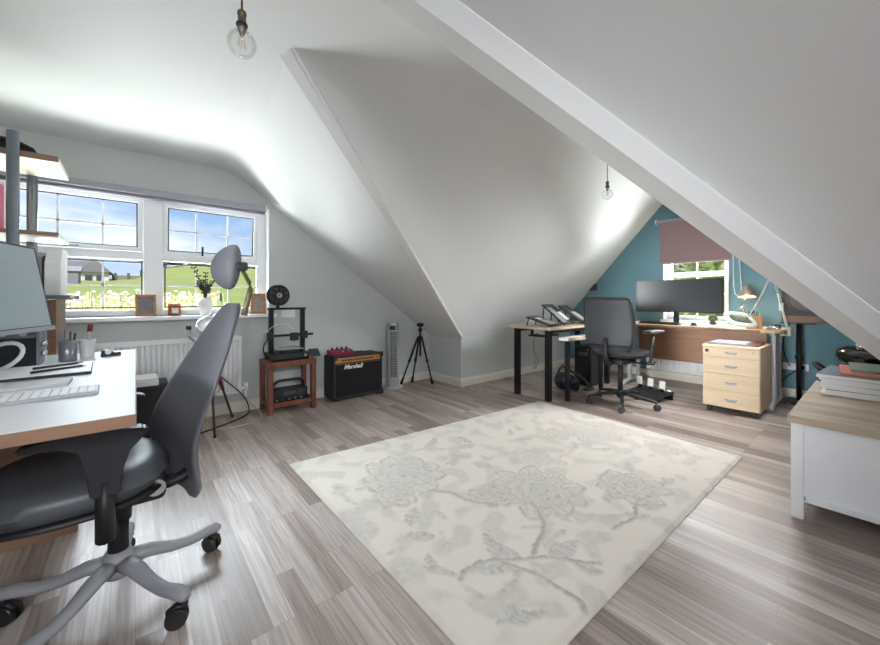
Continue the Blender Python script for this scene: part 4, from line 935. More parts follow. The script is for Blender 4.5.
while y < 2.03: r.box((5.275, y, .13), (5.30, y + .026, .50), .006); y += .036
P('panel', r, UPVC); P('top_grille', MB().box((5.27, .975, .505), (5.33, 2.055, .53), .003), UPVC)
P('bracket', MB().box((5.325, 1.2, .2), (XB, 1.24, .45)), UPVC)

t = thing('wide_monitor', 'very wide curved dark monitor in front of the gable window', 'monitor', (5.0, 1.57, .749))
rows = []; NW = 28
for zz in (.885, 1.275):
    fr_, bk_ = [], []
    for i in range(NW + 1):
        s2 = -1 + 2 * i / NW; yy = 1.578 - .452 * s2; xx = 5.00 - .055 * s2 * s2
        fr_.append((xx, yy, zz)); bk_.append((xx + .03, yy, zz))
    rows.append(fr_ + bk_[::-1])
m = MB(); Vv = m.grid(rows, closed=True, smooth=False); m.bm.faces.new(Vv[0]); m.bm.faces.new(Vv[-1][::-1]); P('housing', m, BLACK)
rows = [[(5.00 - .055 * (-1 + 2 * i / NW) ** 2 - .0015, 1.578 - .444 * (-1 + 2 * i / NW), zz) for i in range(NW + 1)] for zz in (.895, 1.268)]
m = MB(); m.grid(rows); P('screen', m, mat('dark_screen', (56, 60, 66), .35, var=.01, spec=.6))
P('stand_neck', MB().box((5.035, 1.58, .76), (5.065, 1.64, 1.05), .004), BLACK); P('stand_base', MB().box((4.92, 1.48, .7495), (5.12, 1.74, .762), .004), DARK)

t = thing('keyboard', 'black full-size keyboard on the long desk in front of the wide monitor', 'keyboard', (4.78, 1.70, .7495), R_(-92))
obj('body', MB().box((-.21, -.065, 0), (.21, .065, .018), .004), BLACK, t); kb = MB()
for r in range(5):
    for q in range(17): kb.box((-.20 + q * .0236, -.055 + r * .0225, .018), (-.20 + q * .0236 + .020, -.055 + r * .0225 + .019, .026), .002)
o = obj('keys', kb, DARK, t); o['kind'] = 'stuff'
t = thing('mouse', 'black computer mouse on the long desk right of the black keyboard', 'mouse', (4.80, 1.36, .7495), R_(180)); m = MB(); m.ell((0, 0, .0), (.055, .032, .034))
for v in m.bm.verts: v.co.z = max(0, v.co.z)
obj('shell', m, BLACK, t); obj('wheel', MB().cyl((.028, -.004, .028), (.028, .004, .028), .008, n=12), DARK, t)
t = thing('small_cactus', 'small round green plant in a low pot on the desk by the window', 'plant', (5.11, 1.26, .7495))
m = MB(); m.lathe([(0, 0), (.03, 0), (.037, .035), (.032, .035), (0, .03)], n=18); obj('pot', m, DARK, t); m = MB(); m.ell((0, 0, .075), (.042, .042, .045))
for v in m.bm.verts:
    a = math.atan2(v.co.y, v.co.x); f_ = 1 + .07 * math.cos(a * 10); v.co.x *= f_; v.co.y *= f_
obj('foliage', m, mat('cactus_green', (60, 84, 44), .8, var=.3, scale=90), t)
slab('notepad', (4.86, 1.10), .16, .21, .008, R_(8), PAPER, 'white notepad lying on the long desk beside the magnifier', 'notepad', .7495)
slab('notepad', (4.72, 2.02), .12, .16, .02, R_(20), mat('pink_paper', (226, 216, 218), .7), 'small pale notepad at the left end of the black keyboard', 'notepad', .7495)
t = thing('glass_tumbler', 'small clear glass left of the black keyboard near the folder stand', 'glass', (4.84, 2.06, .7495)); m = MB(); m.lathe([(0, 0), (.028, 0), (.034, .075), (.032, .075), (.026, .004), (0, .004)], n=18); obj('tumbler', m, CLEAR, t)

# pedestal
t = thing('drawer_pedestal', 'light-wood four-drawer pedestal on castors at the end of the long desk', 'drawers', (4.39, .89, 0))
X0, X1, Y0, Y1 = 4.132, 4.64, .682, 1.10
PB = wood('pedestal_beech', (206, 184, 152), (222, 202, 172), .45, 1, .6)
P('body', MB().box((X0 + .02, Y0, .055), (X1, Y1, .605), .002), PB); P('top_panel', MB().box((X0 - .002, Y0 - .002, .600), (X1 + .002, Y1 + .002, .622), .002), PB)
for i, (z0, z1) in enumerate(((.515, .597), (.365, .512), (.215, .362), (.060, .212))):
    d_ = P('drawer', MB().box((X0, Y0 + .003, z0), (X0 + .019, Y1 - .003, z1), .0015), PB)
    zc = (z0 + z1) / 2 + (.0 if i else .005)
    hn = MB(); hn.tube([(X0 - .001, .885 + .045 * q / 5, zc - .012 * (1 - (q / 5) ** 2)) for q in range(-5, 6)], [.004, .009, .012, .013, .013, .013, .013, .013, .012, .009, .004], 8, .8); obj('handle', hn, SILV, d_, True)
P('lock', MB().cyl((X0 - .002, Y0 + .045, .575), (X0 + .002, Y0 + .045, .575), .009, n=14), SILV)
P('round_badge', MB().cyl((X0 - .004, Y1 - .035, .565), (X0 + .002, Y1 - .035, .565), .016, n=16), mat('badge_brown', (60, 36, 28), .4))
for x in (X0 + .05, X1 - .05):
    for y in (Y0 + .045, Y1 - .045):
        cs = P('castor', MB().cyl((x - .012, y, .022), (x + .012, y, .022), .022, n=16), BLACK); obj('castor_fork', MB().box((x - .018, y - .018, .03), (x + .018, y + .018, .056), .004), BLACK, cs, True)
t = thing('document_pile', 'grey closed laptop and papers lying on the drawer pedestal', 'laptop', (4.36, .92, .622))
P('laptop', MB().box((4.17, .78, .6225), (4.45, 1.07, .64), .004), mat('laptop_grey', (128, 130, 140), .4, .4)); P('paper', MB().box((4.18, .80, .641), (4.44, 1.05, .646), .001), mat('paper_blue', (196, 200, 210), .7)); P('folder', MB().box((4.20, .705, .6225), (4.5, .777, .634), .002), mat('folder_red', (110, 40, 44), .6))

# pen box
t = thing('wooden_pen_box', 'square wooden box of pens at the right end of the long desk', 'pen box', (4.74, .83, .7495), R_(10))
BX = wood('box_wood', (168, 110, 60), (190, 134, 82), .5, 2, 1)
for a_, b_ in (((-.06, -.06, 0), (-.05, .06, .13)), ((.05, -.06, 0), (.06, .06, .13)), ((-.05, -.06, 0), (.05, -.05, .13)), ((-.05, .05, 0), (.05, .06, .13)), ((-.05, -.05, 0), (.05, .05, .008))): obj('panel', MB().box(a_, b_, .001), BX, t)
obj('hand_hole', MB().box((-.0615, -.015, .092), (-.0598, .015, .102)), RUBR, t)
random.seed(5)
for i in range(7):
    x, y = random.uniform(-.035, .035), random.uniform(-.035, .035); h_ = random.uniform(.15, .185)
    obj('pen', MB().cyl((x, y, .01), (x * 1.25, y * 1.25, h_), .0045, n=8), (BLACK, SILV, DARK, CHROME)[i % 4], t)
for i, (x, y, w_, d_, h_, mt, lb) in enumerate(((4.80, .70, .05, .09, .03, CHROME, 'small shiny metal tin right of the wooden pen box'), (4.90, .68, .05, .05, .045, BLACK, 'small black puck at the far right end of the long desk'), (4.72, .71, .06, .04, .02, SILV, 'low silver tray near the rounded desk corner'))):
    slab('desk_tin', (x, y), w_, d_, h_, .3 * i, mt, lb, 'tin', .7495, .004)

# lit desk lamp
t = thing('desk_lamp', 'small lit chrome desk lamp with bell shade against the teal wall', 'desk lamp', (5.02, .94, .7495))
hd = V((4.93, .92, 1.10))
m = MB(); m.lathe([(.016, .085), (.022, .082), (.03, .06), (.055, .02), (.075, -.035), (.078, -.035), (.058, .022), (.034, .064), (.022, .09), (0, .092)], hd, V((.2, .05, 1)).normalized().to_track_quat('Z', 'Y').to_matrix(), 28); P('shade', m, mat('warm_chrome', (190, 172, 156), .28, .85))
P('bulb', MB().ell(hd + V((0, 0, .0)), (.026, .026, .03)), mat('lit_bulb', (255, 230, 190), .5, emit=(255, 206, 150), es=9))
P('arm', MB().tube([(4.95, .92, 1.19), (4.985, .925, 1.17), (4.99, .93, 1.10), (4.96, .97, .96), (5.02, .95, .90), (5.02, .94, .77)], .007, 8), CHROME)
P('joint', MB().cyl((4.955, .955, .955), (4.955, .985, .955), .016, n=12), CHROME); P('base', MB().lathe([(0, 0), (.055, 0), (.055, .012), (.015, .022), (0, .022)], (5.02, .94, .75), n=24), CHROME)
pl_ = bpy.data.lights.new('desk_lamp_light', 'POINT'); pl_.energy = 2.2; pl_.color = (1, .78, .55); pl_.shadow_soft_size = .02
po = bpy.data.objects.new('desk_lamp_light', pl_); COL.objects.link(po); po.parent = t; po.matrix_local = INV[t.name] @ Matrix.Translation(hd + V((0, 0, -.045)))

# magnifier lamp with long white arms
t = thing('magnifier_lamp', 'pale green-white magnifier lamp with long jointed arms over the desk', 'magnifier lamp', (4.80, .60, .70))
PG = mat('pale_green_plastic', (214, 220, 206), .4, var=.02); AW = mat('arm_white', (206, 212, 214), .4)
C0 = V((4.84, .598, .76)); C1 = V((4.83, .64, .98)); AP = V((4.80, .70, 1.30)); E_ = V((4.72, .83, .93))
P('clamp', MB().box((4.80, .575, .69), (4.88, .597, .775), .005), PG); P('clamp_jaw', MB().box((4.80, .575, .69), (4.88, .65, .705), .003), PG)
P('clamp_jaw', MB().box((4.80, .575, .7505), (4.88, .64, .765), .003), PG)
for dy in (-.013, .013):
    P('arm', MB().tube([C0 + V((dy, 0, 0)), C1 + V((dy, 0, 0)), AP + V((dy, 0, 0))], .0085, 8), AW); P('arm', MB().tube([AP + V((dy, 0, 0)), E_ + V((dy, 0, 0))], .0085, 8), AW)
P('elbow', MB().box(AP - V((.02, .02, .03)), AP + V((.02, .02, .03)), .008), AW); P('elbow', MB().box(C1 - V((.018, .016, .05)), C1 + V((.018, .016, .03)), .006), AW)
P('spring', MB().tube([C1 + V((-.02, 0, .02)), C1.lerp(AP, .6) + V((-.02, 0, 0))], .004, 6), CHROME)
Mh = Matrix.Translation((4.58, .905, .845)) @ Matrix.Rotation(R_(-52), 4, 'Z') @ Matrix.Rotation(R_(38), 4, 'X') @ Matrix.Rotation(R_(8), 4, 'Y')
m = MB(); NN = 40; rows = []
for k_ in range(9):
    ph = 2 * PI * k_ / 8; row = []
    for i in range(NN):
        a = 2 * PI * i / NN; ex = .62
        ux, uy = math.copysign(abs(math.cos(a)) ** ex, math.cos(a)), math.copysign(abs(math.sin(a)) ** ex, math.sin(a)); rr = .0 + .022 * math.cos(ph)
        row.append((ux * (.118 + rr), uy * (.082 + rr), .020 * math.sin(ph)))
    rows.append(row)
m.grid(rows, closed=True); m.bm.transform(Mh); P('lamp_head', m, PG)
m = MB(); m.lathe([(0, .004), (.09, .002), (.1, 0), (.09, -.002), (0, -.004)], n=32)
for v in m.bm.verts: v.co.y *= .72; v.co.x *= 1.05
m.bm.transform(Mh); P('lens', m, glass('lens_glass', (.9, .97, .94), .06, .05, .6))
P('swivel', MB().tube([E_, E_.lerp(V((4.66, .86, .87)), .6), V((4.655, .865, .868))], .011, 8), CHROME)

# ================================================================ black mesh office chair
HX, HY = 3.70, 1.67
t = thing('office_chair', 'black mesh-backed office chair on castors at the far desks', 'chair', (HX, HY, 0), R_(-3))
MESH = mat('mesh_black', (58, 60, 64), .55, var=.12, scale=300, bump=.2)
m = MB(); m.lathe([(0, .07), (.03, .072), (.04, .1), (.038, .14), (.03, .15), (0, .15)], n=20); L_('base_hub', m, BLACK)
for k_ in range(5):
    a = R_(-5 + 72 * k_); d = V((math.cos(a), math.sin(a), 0))
    lg = L_('base_leg', MB().tube([d * .02 + V((0, 0, .12)), d * .12 + V((0, 0, .115)), d * .22 + V((0, 0, .098)), d * .30 + V((0, 0, .08)), d * .318 + V((0, 0, .07))], [.026, .022, .018, .015, .012], 8, .8), BLACK)
    a2 = a + 1.2 + k_ * 1.1; e2 = V((math.cos(a2), math.sin(a2), 0)); ax = V((-e2.y, e2.x, 0)); cc = d * .31 + e2 * .014; wh = MB()
    for s2 in (-1, 1): wh.cyl(cc + ax * .005 * s2 + V((0, 0, .029)), cc + ax * .022 * s2 + V((0, 0, .029)), .029, .026, n=20)
    wh.cyl(d * .31 + V((0, 0, .03)), d * .31 + V((0, 0, .08)), .008, n=8); obj('caster', wh, DARK, lg)
L_('gas_lift', MB().cyl((0, 0, .14), (0, 0, .40), .024, n=16), BLACK); L_('gas_piston', MB().cyl((0, 0, .30), (0, 0, .42), .017, n=16), CHROME)
L_('seat', cushion(-.20, .30, .245, .47, .56, front=.03), BLKF)
m = MB(); m.box((-.14, -.09, .41), (.14, .09, .465), .015, seg=2); L_('tilt_mechanism', m, BLACK)
L_('lever', MB().tube([(.05, -.06, .43), (.08, -.22, .42), (.12, -.26, .42), (.13, -.27, .45)], .007, 8), BLKM)
rows = []; zs = [.555, .60, .66, .73, .80, .87, .94, 1.0, 1.045]; xs = [-.225, -.232, -.236, -.236, -.242, -.252, -.264, -.278, -.29]; ws = [.175, .205, .228, .238, .242, .240, .235, .228, .222]
for z_, x_, w_ in zip(zs, xs, ws):
    fr_, bk_ = [], []
    for i in range(17):
        s2 = -1 + i / 8; xc = x_ - .045 * (1 - s2 * s2) + .02; fr_.append((xc + .005, w_ * s2, z_)); bk_.append((xc - .005, w_ * s2, z_))
    rows.append(fr_ + bk_[::-1])
m = MB(); Vv = m.grid(rows, closed=True); m.bm.faces.new(Vv[0]); m.bm.faces.new(Vv[-1][::-1]); L_('backrest', m, MESH)
edge = [(x_ + .022, -w_, z_) for z_, x_, w_ in zip(zs, xs, ws)] + [(xs[-1] - .045 * (1 - s2 * s2) + .02, s2 * ws[-1], zs[-1] + .006) for s2 in [-.85 + .17 * i for i in range(11)]] + [(x_ + .022, w_, z_) for z_, x_, w_ in list(zip(zs, xs, ws))[::-1]]
L_('back_frame', MB().tube(edge, .0125, 8, up=(1, 0, 0)), BLACK)
L_('back_support', MB().tube([(-.08, 0, .43), (-.22, 0, .42), (-.285, 0, .50), (-.285, 0, .68)], [.03, .03, .026, .02], 8, .6), BLACK)
L_('lumbar_bar', MB().tube([(-.262 + .03 * (s2 ** 2), .20 * s2, .60) for s2 in [-1 + .25 * i for i in range(9)]], .014, 8), BLACK)
for s2 in (-1, 1):
    L_('arm_post', MB().tube([(.0, s2 * .20, .44), (.0, s2 * .275, .455), (.02, s2 * .285, .56), (.05, s2 * .285, .72)], [.018, .020, .022, .018], 8, .7, up=(0, 1, 0)), BLACK)
    L_('armrest', MB().box((-.07, s2 * .285 - .045, .722), (.19, s2 * .285 + .045, .75), .011, seg=2), DARK)

# pedals, pc, vacuum
t = thing('pedal_set', 'black tilted pedal board with silver racing pedals under the long desk', 'pedals', (4.20, 1.60, 0), R_(-15))
m = MB(); m.box((-.17, -.19, 0), (.14, .19, .016), .003); m.bm.transform(Matrix.Translation((0, 0, .045)) @ Matrix.Rotation(R_(-9), 4, 'Y')); obj('base_plate', m, BLACK, t)
obj('front_foot', MB().box((-.15, -.18, 0), (-.12, .18, .04), .002), BLKM, t); obj('rear_foot', MB().box((.10, -.18, 0), (.13, .18, .07), .002), BLKM, t)
for i, y in enumerate((-.13, .0, .13)):
    a_ = obj('pedal_arm', MB().tube([(.10, y, .075), (.08, y, .13), (.05, y, .17)], .010, 8), SILV, t); obj('pedal_face', MB().box((.022, y - .03, .115), (.038, y + .03, .195), .004), PAPER, a_); obj('spring', MB().cyl((.08, y + .035, .075), (.06, y + .035, .15), .014, n=10), CHROME, a_)
obj('cross_bar', MB().cyl((.11, -.18, .085), (.11, .18, .085), .010, n=10), CHROME, t)
t = thing('computer_tower', 'black computer tower on the floor behind the black mesh chair', 'computer', (4.25, 2.24, 0))
P('case', MB().box((4.13, 2.20, .012), (4.42, 2.40, .48), .006), BLACK); P('front_panel', MB().box((4.118, 2.205, .02), (4.131, 2.395, .475), .003), mat('panel_black', (30, 30, 34), .25)); 
for x in (4.16, 4.39):
    for y in (2.22, 2.38): P('foot', MB().cyl((x, y, 0), (x, y, .013), .012, n=8), RUBR)
P('power_button', MB().cyl((4.117, 2.24, .44), (4.119, 2.24, .44), .008, n=12), SILV); P('drive_bay', MB().box((4.1165, 2.23, .37), (4.119, 2.37, .41)), DARK)
t = thing('floor_vacuum', 'dark blue and black cylinder vacuum on the floor under the slim desk', 'vacuum cleaner', (3.78, 2.33, 0))
m = MB(); m.ell((3.76, 2.33, .115), (.12, .10, .10)); P('dust_canister', m, mat('vac_blue', (44, 48, 64), .25)); m = MB(); m.ell((3.86, 2.31, .085), (.11, .09, .08)); P('motor_body', m, BLACK)
for s2 in (-1, 1): P('wheel', MB().cyl((3.84, 2.31 + s2 * .075, .05), (3.84, 2.31 + s2 * .098, .05), .05, n=20), RUBR)
P('wand', MB().tube([(3.68, 2.30, .30), (3.80, 2.28, .23), (3.97, 2.26, .15)], .019, 8, .8), BLACK); P('handle', MB().tube([(3.66, 2.36, .17), (3.65, 2.32, .25), (3.69, 2.30, .31)], .014, 8), DARK)
P('floor_tool', MB().box((3.93, 2.12, .001), (4.05, 2.19, .035), .01), DARK); P('hose', MB().tube(bez((3.97, 2.26, .14), (4.06, 2.22, .10), (4.0, 2.17, .06), (3.99, 2.155, .03)), .014, 8), RUBR)

# speaker on stand, behind the near beam
t = thing('speaker_stand', 'black pole speaker stand against the teal wall', 'speaker stand', (5.14, .55, 0))
P('pole', MB().cyl((5.14, .55, .03), (5.14, .55, .80), .022, n=16), BLKM); P('base', MB().box((4.99, .34, .0), (5.29, .645, .02), .004), BLKM); P('collar', MB().cyl((5.14, .55, .44), (5.14, .55, .48), .03, n=14), BLACK); P('top_plate', MB().box((5.03, .42, .80), (5.25, .68, .812), .003), BLKM)
t = thing('studio_speaker', 'black studio speaker with round cone, on the pole stand', 'speaker', (5.14, .50, .813))
P('cabinet', MB().box((4.98, .28, .8135), (5.29, .66, 1.22), .01, seg=2), mat('speaker_brown_black', (26, 22, 21), .5, var=.2)); ring_m = MB(); q_ = V((-1, 0, 0)).to_track_quat('Z', 'Y').to_matrix()
ring(ring_m, V((4.98, .49, 1.05)), q_, .115, .135, -.002, .012); P('cone_surround', ring_m, DARK); m = MB(); m.lathe([(.115, .004), (.08, -.0), (.035, .003), (.03, .014), (0, .02)], V((4.978, .49, 1.05)), q_, 28); P('cone', m, mat('cone_grey', (84, 78, 80), .5))
P('front_rail', MB().box((4.972, .285, .815), (4.981, .655, .88), .003), mat('speaker_tan', (112, 84, 66), .5))
t = thing('wall_socket', 'white double socket low on the teal wall behind the speaker stand', 'socket', (XB, .60, .33))
P('plate', MB().box((XB - .012, .50, .295), (XB, .70, .37), .004), UPVC); P('plug', MB().box((XB - .035, .62, .31), (XB - .012, .66, .35), .004), UPVC)
P('plug', MB().box((XB - .035, .53, .31), (XB - .012, .57, .35), .004), BLACK)
single('speaker_cable', MB().tube(bez((5.20, .62, .80), (5.22, .72, .6), (5.30, .68, .45), (5.31, .64, .34)), .005, 6), RUBR, 'black cable hanging from the studio speaker to the wall socket', 'cable')
single('curled_cable', MB().tube(bez((5.30, .55, .34), (5.25, .70, .2), (5.2, .8, .05), (5.05, .82, .008)), .005, 6), RUBR, 'black cable curling from the wall socket to the floor', 'cable')

# ================================================================ white chest with oak top, right edge
t = thing('storage_chest', 'white framed storage chest with grey oak top at the right edge', 'chest', (3.0, -.02, 0))
X0, X1, Y0, Y1 = 2.425, 3.60, -.33, .302
P('top_panel', MB().box((X0, Y0, .455), (X1, Y1, .488), .002), OAK)
X0 += .012; Y1 -= .012
for x, y in ((X0, Y1 - .045), (X0, Y0 + .01), (X1 - .06, Y1 - .045), (X1 - .06, Y0 + .01)): P('corner_post', MB().box((x, y, 0), (x + .045, y + .045, .4545), .002), WHITE)
P('front_panel', MB().box((X0 + .022, Y0 + .055, .115), (X0 + .034, Y1 - .045, .4545)), WHITE); P('side_panel', MB().box((X0 + .045, Y1 - .03, .115), (X1 - .06, Y1 - .018, .4545)), WHITE)
P('back_panel', MB().box((X1 - .045, Y0 + .055, .115), (X1 - .033, Y1 - .045, .4545)), WHITE); P('bottom_rail', MB().box((X0 + .006, Y0 + .055, .085), (X0 + .03, Y1 - .045, .115), .001), WHITE); P('bottom_rail', MB().box((X0 + .045, Y1 - .036, .085), (X1 - .06, Y1 - .012, .115), .001), WHITE)
P('rail_cap', MB().box((X0 + .001, Y1 - .052, .094), (X0 + .008, Y1 - .044, .112), .001), SILV)
# papers and folders on the chest
z_ = .4885; rnd = random.Random(11)
MG = mat('mag_grey', (150, 154, 166), .5, var=.3, scale=14); MP = mat('mag_plum', (94, 78, 92), .4, var=.3, scale=9); MW = PAPER; MB_ = mat('mag_blue_grey', (108, 116, 132), .45, var=.4, scale=12)
CLR = [(MW, .012, 'white magazine at the bottom of the pile on the oak top'), (MP, .020, 'plum-covered magazine second from the bottom of the pile'), (MW, .014, 'white magazine directly above the plum one'), (MG, .016, 'grey magazine near the middle of the pile'), (MW, .016, 'thick white brochure just above the grey magazine'), (MG, .014, 'grey booklet above the white brochure'), (MB_, .02, 'blue-grey catalogue directly below the folders')]
for i, (mt, h_, lb) in enumerate(CLR):
    t = thing('magazine', lb, 'magazine', (3.36, .065, z_), R_(rnd.uniform(-5, 5)), 'pile of magazines on the oak-topped chest')
    s_ = .205 + rnd.uniform(-.012, .008); obj('pages', MB().box((-.245, -s_, 0), (.2, s_ - .03, h_ - .0015), .001), MW, t); obj('cover', MB().box((-.247, -s_ - .002, h_ - .0015), (.202, s_ - .028, h_), 0), mt, t); z_ += h_ + .0006
z_ += .001
t = thing('folder', 'salmon red folder on the pile of magazines', 'folder', (3.40, .02, z_), R_(4)); obj('cover', MB().box((-.24, -.20, 0), (.16, .16, .014), .002), mat('salmon', (196, 112, 92), .6), t)
t = thing('folder', 'grey green folder on top of the salmon red one', 'folder', (3.43, .01, z_ + .0145), R_(4)); obj('cover', MB().box((-.20, -.20, 0), (.16, .13, .016), .002), mat('sage', (112, 134, 120), .6, var=.15), t)
# black things beyond the chest
t = thing('black_bag', 'soft black bag on the floor behind the oak-topped chest', 'bag', (4.0, .20, 0))
m = MB(); m.ell((3.92, .17, .29), (.24, .17, .29))
for v in m.bm.verts:
    v.co.z = max(0, v.co.z); v.co.z += .02 * noise.noise(v.co * 7) if v.co.z > .01 else 0; v.co.x += .02 * noise.noise(v.co * 5)
P('body', m, BLKF); P('strap', MB().tube(bez((3.80, .26, .49), (3.80, .36, .60), (4.02, .36, .60), (4.05, .26, .49)), .014, 8, .5), RUBR)
t = thing('glossy_black_stool', 'round glossy black padded seat with a silver knob behind the magazines', 'stool', (4.45, -.02, 0))
m = MB(); m.lathe([(0, .53), (.17, .532), (.24, .55), (.26, .59), (.25, .64), (.2, .665), (0, .67)], (4.45, .0, 0), n=36); P('seat', m, mat('gloss_black', (16, 16, 18), .12, spec=.9)); P('rim', MB().cyl((4.45, 0, .505), (4.45, 0, .531), .2, n=30), DARK)
P('column', MB().cyl((4.45, 0, .03), (4.45, 0, .505), .03, n=16), CHROME); P('base', MB().lathe([(0, 0), (.22, 0), (.22, .012), (.06, .035), (0, .035)], (4.45, 0, 0), n=32), CHROME)
P('knob', MB().cyl((4.27, .12, .648), (4.27, .12, .71), .022, .026, n=18), CHROME)

single('framed_picture', MB().box((XB - .02, 2.76, 1.17), (XB, 2.90, 1.27), .003), mat('dark_picture', (52, 46, 52), .5, var=.6, scale=30), 'tiny dark picture on the teal wall above the mesh chair', 'picture')

# ================================================================ OUTSIDE
def gz(x, d_):
    s_ = .056 + .036 * smoothstep((x / d_ + .02) / .09); dd = min(d_, 78)
    return -.25 + s_ * 1.06 * (dd - 4.9) - .01 * (d_ - dd) + .3 * noise.noise(V((x * .05, d_ * .05, 0))) * min(1, d_ / 40)
G1 = mat('grass_green', (146, 156, 86), .95, var=.3, scale=.35); 
m = MB(); NX, NY = 60, 50; rows = []
for j in range(NY + 1):
    d_ = 4.9 + (j / NY) ** 2.2 * 105; row = []
    for i in range(NX + 1):
        x = -95 + 190 * i / NX if j > 25 else -60 + 120 * i / NX
        row.append((x, d_, gz(x, d_)))
    rows.append(row)
m.grid(rows); o = struct('ground_lawn', m, G1)
m = MB(); m.box((XB + .35, -25, -2.9), (60, 4.8, -2.6)); o = struct('ground_yard', m, G1)
# hedgerow on the skyline, plus hedge line
def blob_tree(name, label, cat, x, y, z, r, h, seed, col='hedge_green', n=900, group=None, trunk=True, lw=.16):
    rg_ = random.Random(seed); t = thing(name, label, cat, (x, y, z), 0, group)
    m = MB()
    for _ in range(n):
        a, b_ = rg_.uniform(0, 2 * PI), rg_.uniform(-1, 1); rr = rg_.uniform(.55, 1) * (1 + .25 * noise.noise(V((math.cos(a) * 2, math.sin(a) * 2, b_ * 2 + seed))))
        c_ = V((r * rr * math.cos(a) * (1 - b_ * b_) ** .5, r * rr * math.sin(a) * (1 - b_ * b_) ** .5, h * (.6 + .4 * b_ * rr)))
        d1 = V((rg_.gauss(0, 1), rg_.gauss(0, 1), rg_.gauss(0, .6))).normalized() * lw; d2 = d1.cross(V((rg_.gauss(0, 1), rg_.gauss(0, 1), 1))).normalized() * lw * .5
        m.quad(c_ - d1, c_ + d2, c_ + d1, c_ - d2)
    obj('foliage', m, mat(col, {'hedge_green': (84, 104, 58), 'light_leaf': (150, 158, 96), 'dark_leaf': (70, 88, 50)}[col], .9, var=.45, scale=3), t)
    if trunk: obj('trunk', MB().tube([(0, 0, 0), (.02, .02, h * .4), (0, .05, h * .75)], [.09, .07, .04], 8), mat('bark', (88, 72, 58), .9), t)
    return t
hm = MB(); rr_ = random.Random(4)
for i in range(4200):
    x = rr_.uniform(7, 40); d_ = 76 + rr_.uniform(-.7, .7); zz = gz(x, 76) + rr_.uniform(-.2, .9) * (1 + .3 * noise.noise(V((x * .3, 0, 0))))
    a_ = V((rr_.gauss(0, 1), rr_.gauss(0, .4), rr_.gauss(0, .7))).normalized() * .28; b_ = a_.cross(V((0, 1, .3))).normalized() * .16; hm.quad(V((x, d_, zz)) - a_, V((x, d_, zz)) + b_, V((x, d_, zz)) + a_, V((x, d_, zz)) - b_)
tag(obj('hedgerow', hm, mat('hedge_far', (88, 104, 62), .95, var=.3, scale=1)), 'dark green hedgerow along the skyline of the field', 'hedge')
# house
t = thing('house', 'low white house with grey slate roof beyond the lawn', 'house', (-7.5, 70, gz(-7, 70)))
z0 = gz(-7, 70) - .9; HW = mat('house_wall', (196, 192, 186), .9); SL = mat('slate', (116, 112, 118), .8, var=.2, scale=4)
P('walls', MB().box((-14, 68, z0 - 1.5), (-3.2, 75, z0 + 1.9)), HW)
P('roof', MB().prism([(67.3, z0 + 1.85), (71.5, z0 + 3.9), (75.7, z0 + 1.85)], 'x', -14.5, -4.2), SL)
P('gable_roof', MB().prism([(-5.9, z0 + 1.85), (-4.2, z0 + 3.6), (-2.5, z0 + 1.85)], 'y', 66.8, 75), SL); P('gable_wall', MB().box((-5.6, 67.4, z0 - 1.5), (-2.8, 68.1, z0 + 1.9)), HW)
for x in (-12.6, -10.6, -8.6, -6.9, -4.8, -3.7): P('window', MB().box((x - .35, 67.28 if x > -5.6 else 67.9, z0 + .3), (x + .35, 68.0, z0 + 1.4)), mat('house_glass', (60, 66, 76), .2))
t = thing('outbuilding', 'dark grey shed in front of the white house', 'shed', (-6.2, 50, gz(-6, 50)))
z1 = gz(-6, 50); P('walls', MB().box((-7.6, 49, z1 - 1), (-4.2, 51, z1 + 1.25)), mat('shed_grey', (120, 120, 126), .8)); P('roof', MB().prism([(48.8, z1 + 1.22), (50, z1 + 1.75), (51.2, z1 + 1.22)], 'x', -7.8, -4.0), mat('shed_roof', (150, 150, 154), .8)); P('door', MB().box((-6.2, 48.97, z1 - .5), (-5.4, 49.0, z1 + .95)), DARK)
# pillared boundary wall running right from the house
t = thing('boundary_wall', 'grey boundary wall with piers running right from the house', 'wall', (2, 70, gz(2, 70)))
m = MB(); m.box((-2.6, 70, gz(-2, 70) - .5), (1.5, 70.3, gz(-1, 70) + .75)); m.box((1.5, 70, gz(2, 70) - .9), (6.5, 70.3, gz(2, 70) + .7)); P('panel', m, mat('stone_grey', (128, 122, 116), .9, var=.2, scale=2))
for i in range(6): x = -2.4 + i * 1.45; P('pier', MB().box((x, 69.8, gz(x, 70) - .8), (x + .32, 70.4, gz(x, 70) + 1.1)), mat('pier_dark', (96, 92, 88), .9))
blob_tree('distant_tree', 'rounded green tree behind the boundary wall beyond the lawn', 'tree', 3.4, 74, gz(3.4, 74), 3.4, 2.1, 5, n=1400, lw=.3)
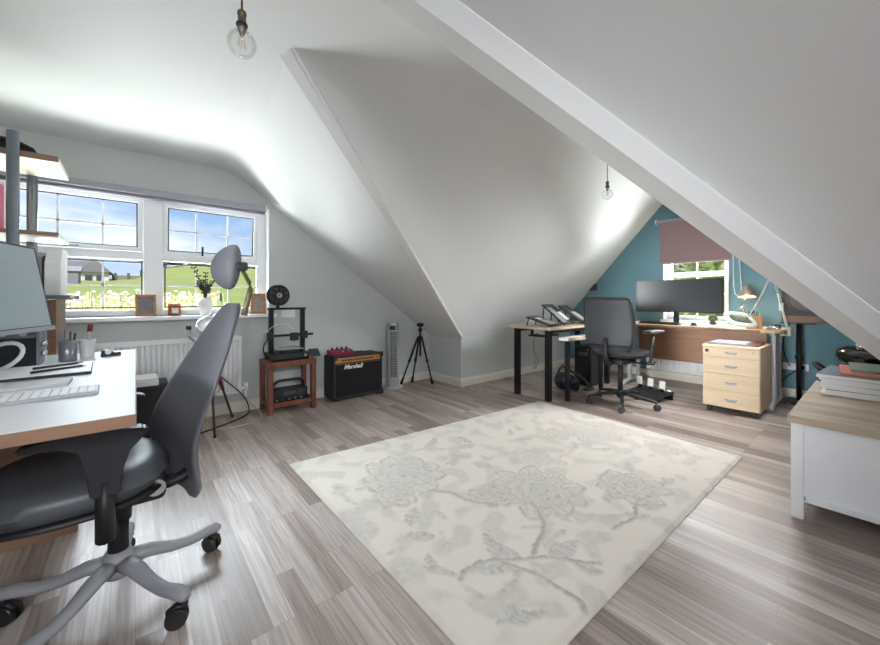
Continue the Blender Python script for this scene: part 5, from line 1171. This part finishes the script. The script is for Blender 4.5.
# flowers just outside the window
fl = MB(); rr_ = random.Random(8); stems = MB(); fl2 = MB(); fl3 = MB(); fl4 = MB()
for i in range(2300):
    x = rr_.uniform(-2.4, 3.0); y = rr_.uniform(6.7, 8.6); dens = .55 if x < 1.2 else .3
    base = -.2; top = rr_.uniform(.62, 1.16 if x < 1.1 else .95) + .06 * noise.noise(V((x * 2.5, y * 2, 0)))
    stems.tube([(x, y, base), (x + rr_.uniform(-.06, .06), y, top)], .004, 4)
    for _ in range(3):
        p0 = V((x, y, rr_.uniform(.35, top))); d1 = V((rr_.gauss(0, 1), rr_.gauss(0, 1), .5)).normalized() * .07; n_ = d1.cross(V((0, 0, 1))).normalized() * .014; stems.quad(p0, p0 + d1 * .5 + n_, p0 + d1, p0 + d1 * .5 - n_)
    if rr_.random() < dens:
        tgt = rr_.choice((fl, fl2, fl, fl3, fl4)); tgt.ell((x, y, top), (.024, .024, .018), seg=7, rings=4)
bed = obj('flower_bed', stems, mat('flower_stem_green', (146, 144, 92), .9, var=.35, scale=5))
for mb_, c_, nm in ((fl, (196, 150, 178), 'pink_petals'), (fl2, (206, 190, 192), 'white_petals'), (fl3, (178, 116, 88), 'orange_petals'), (fl4, (168, 146, 190), 'lilac_petals')):
    bed.data.materials.append(mat(nm, c_, .8, var=.15)); k_ = len(bed.data.materials) - 1
    for f_ in mb_.bm.faces: f_.material_index = k_
    bb = bmesh.new(); bb.from_mesh(bed.data); tmp = bpy.data.meshes.new('tmp'); mb_.bm.to_mesh(tmp); bb.from_mesh(tmp); bb.to_mesh(bed.data); bb.free(); bpy.data.meshes.remove(tmp)
tag(bed, 'flower bed of pink, white and lilac blossoms just outside the wide window', 'flowers', None, 'stuff')
# trees outside the gable window
for i, (x, y, r, h_, c_, lb) in enumerate(((12.5, 2.7, 1.35, 5.2, 'light_leaf', 'pale leafy tree outside the gable window, left of its centre bar'), (12.8, 5.6, 1.35, 4.9, 'hedge_green', 'mid green tree outside the gable window at its left edge'), (16.2, 4.4, 1.7, 5.8, 'light_leaf', 'pale tree behind the nearest trees outside the gable window'), (15.5, .8, 1.6, 4.8, 'hedge_green', 'darker green tree outside the gable window toward the right'))):
    blob_tree('garden_tree', lb, 'tree', x, y, -2.6, r, h_, 20 + i, c_, 2600, 'trees outside the gable window', lw=.13)
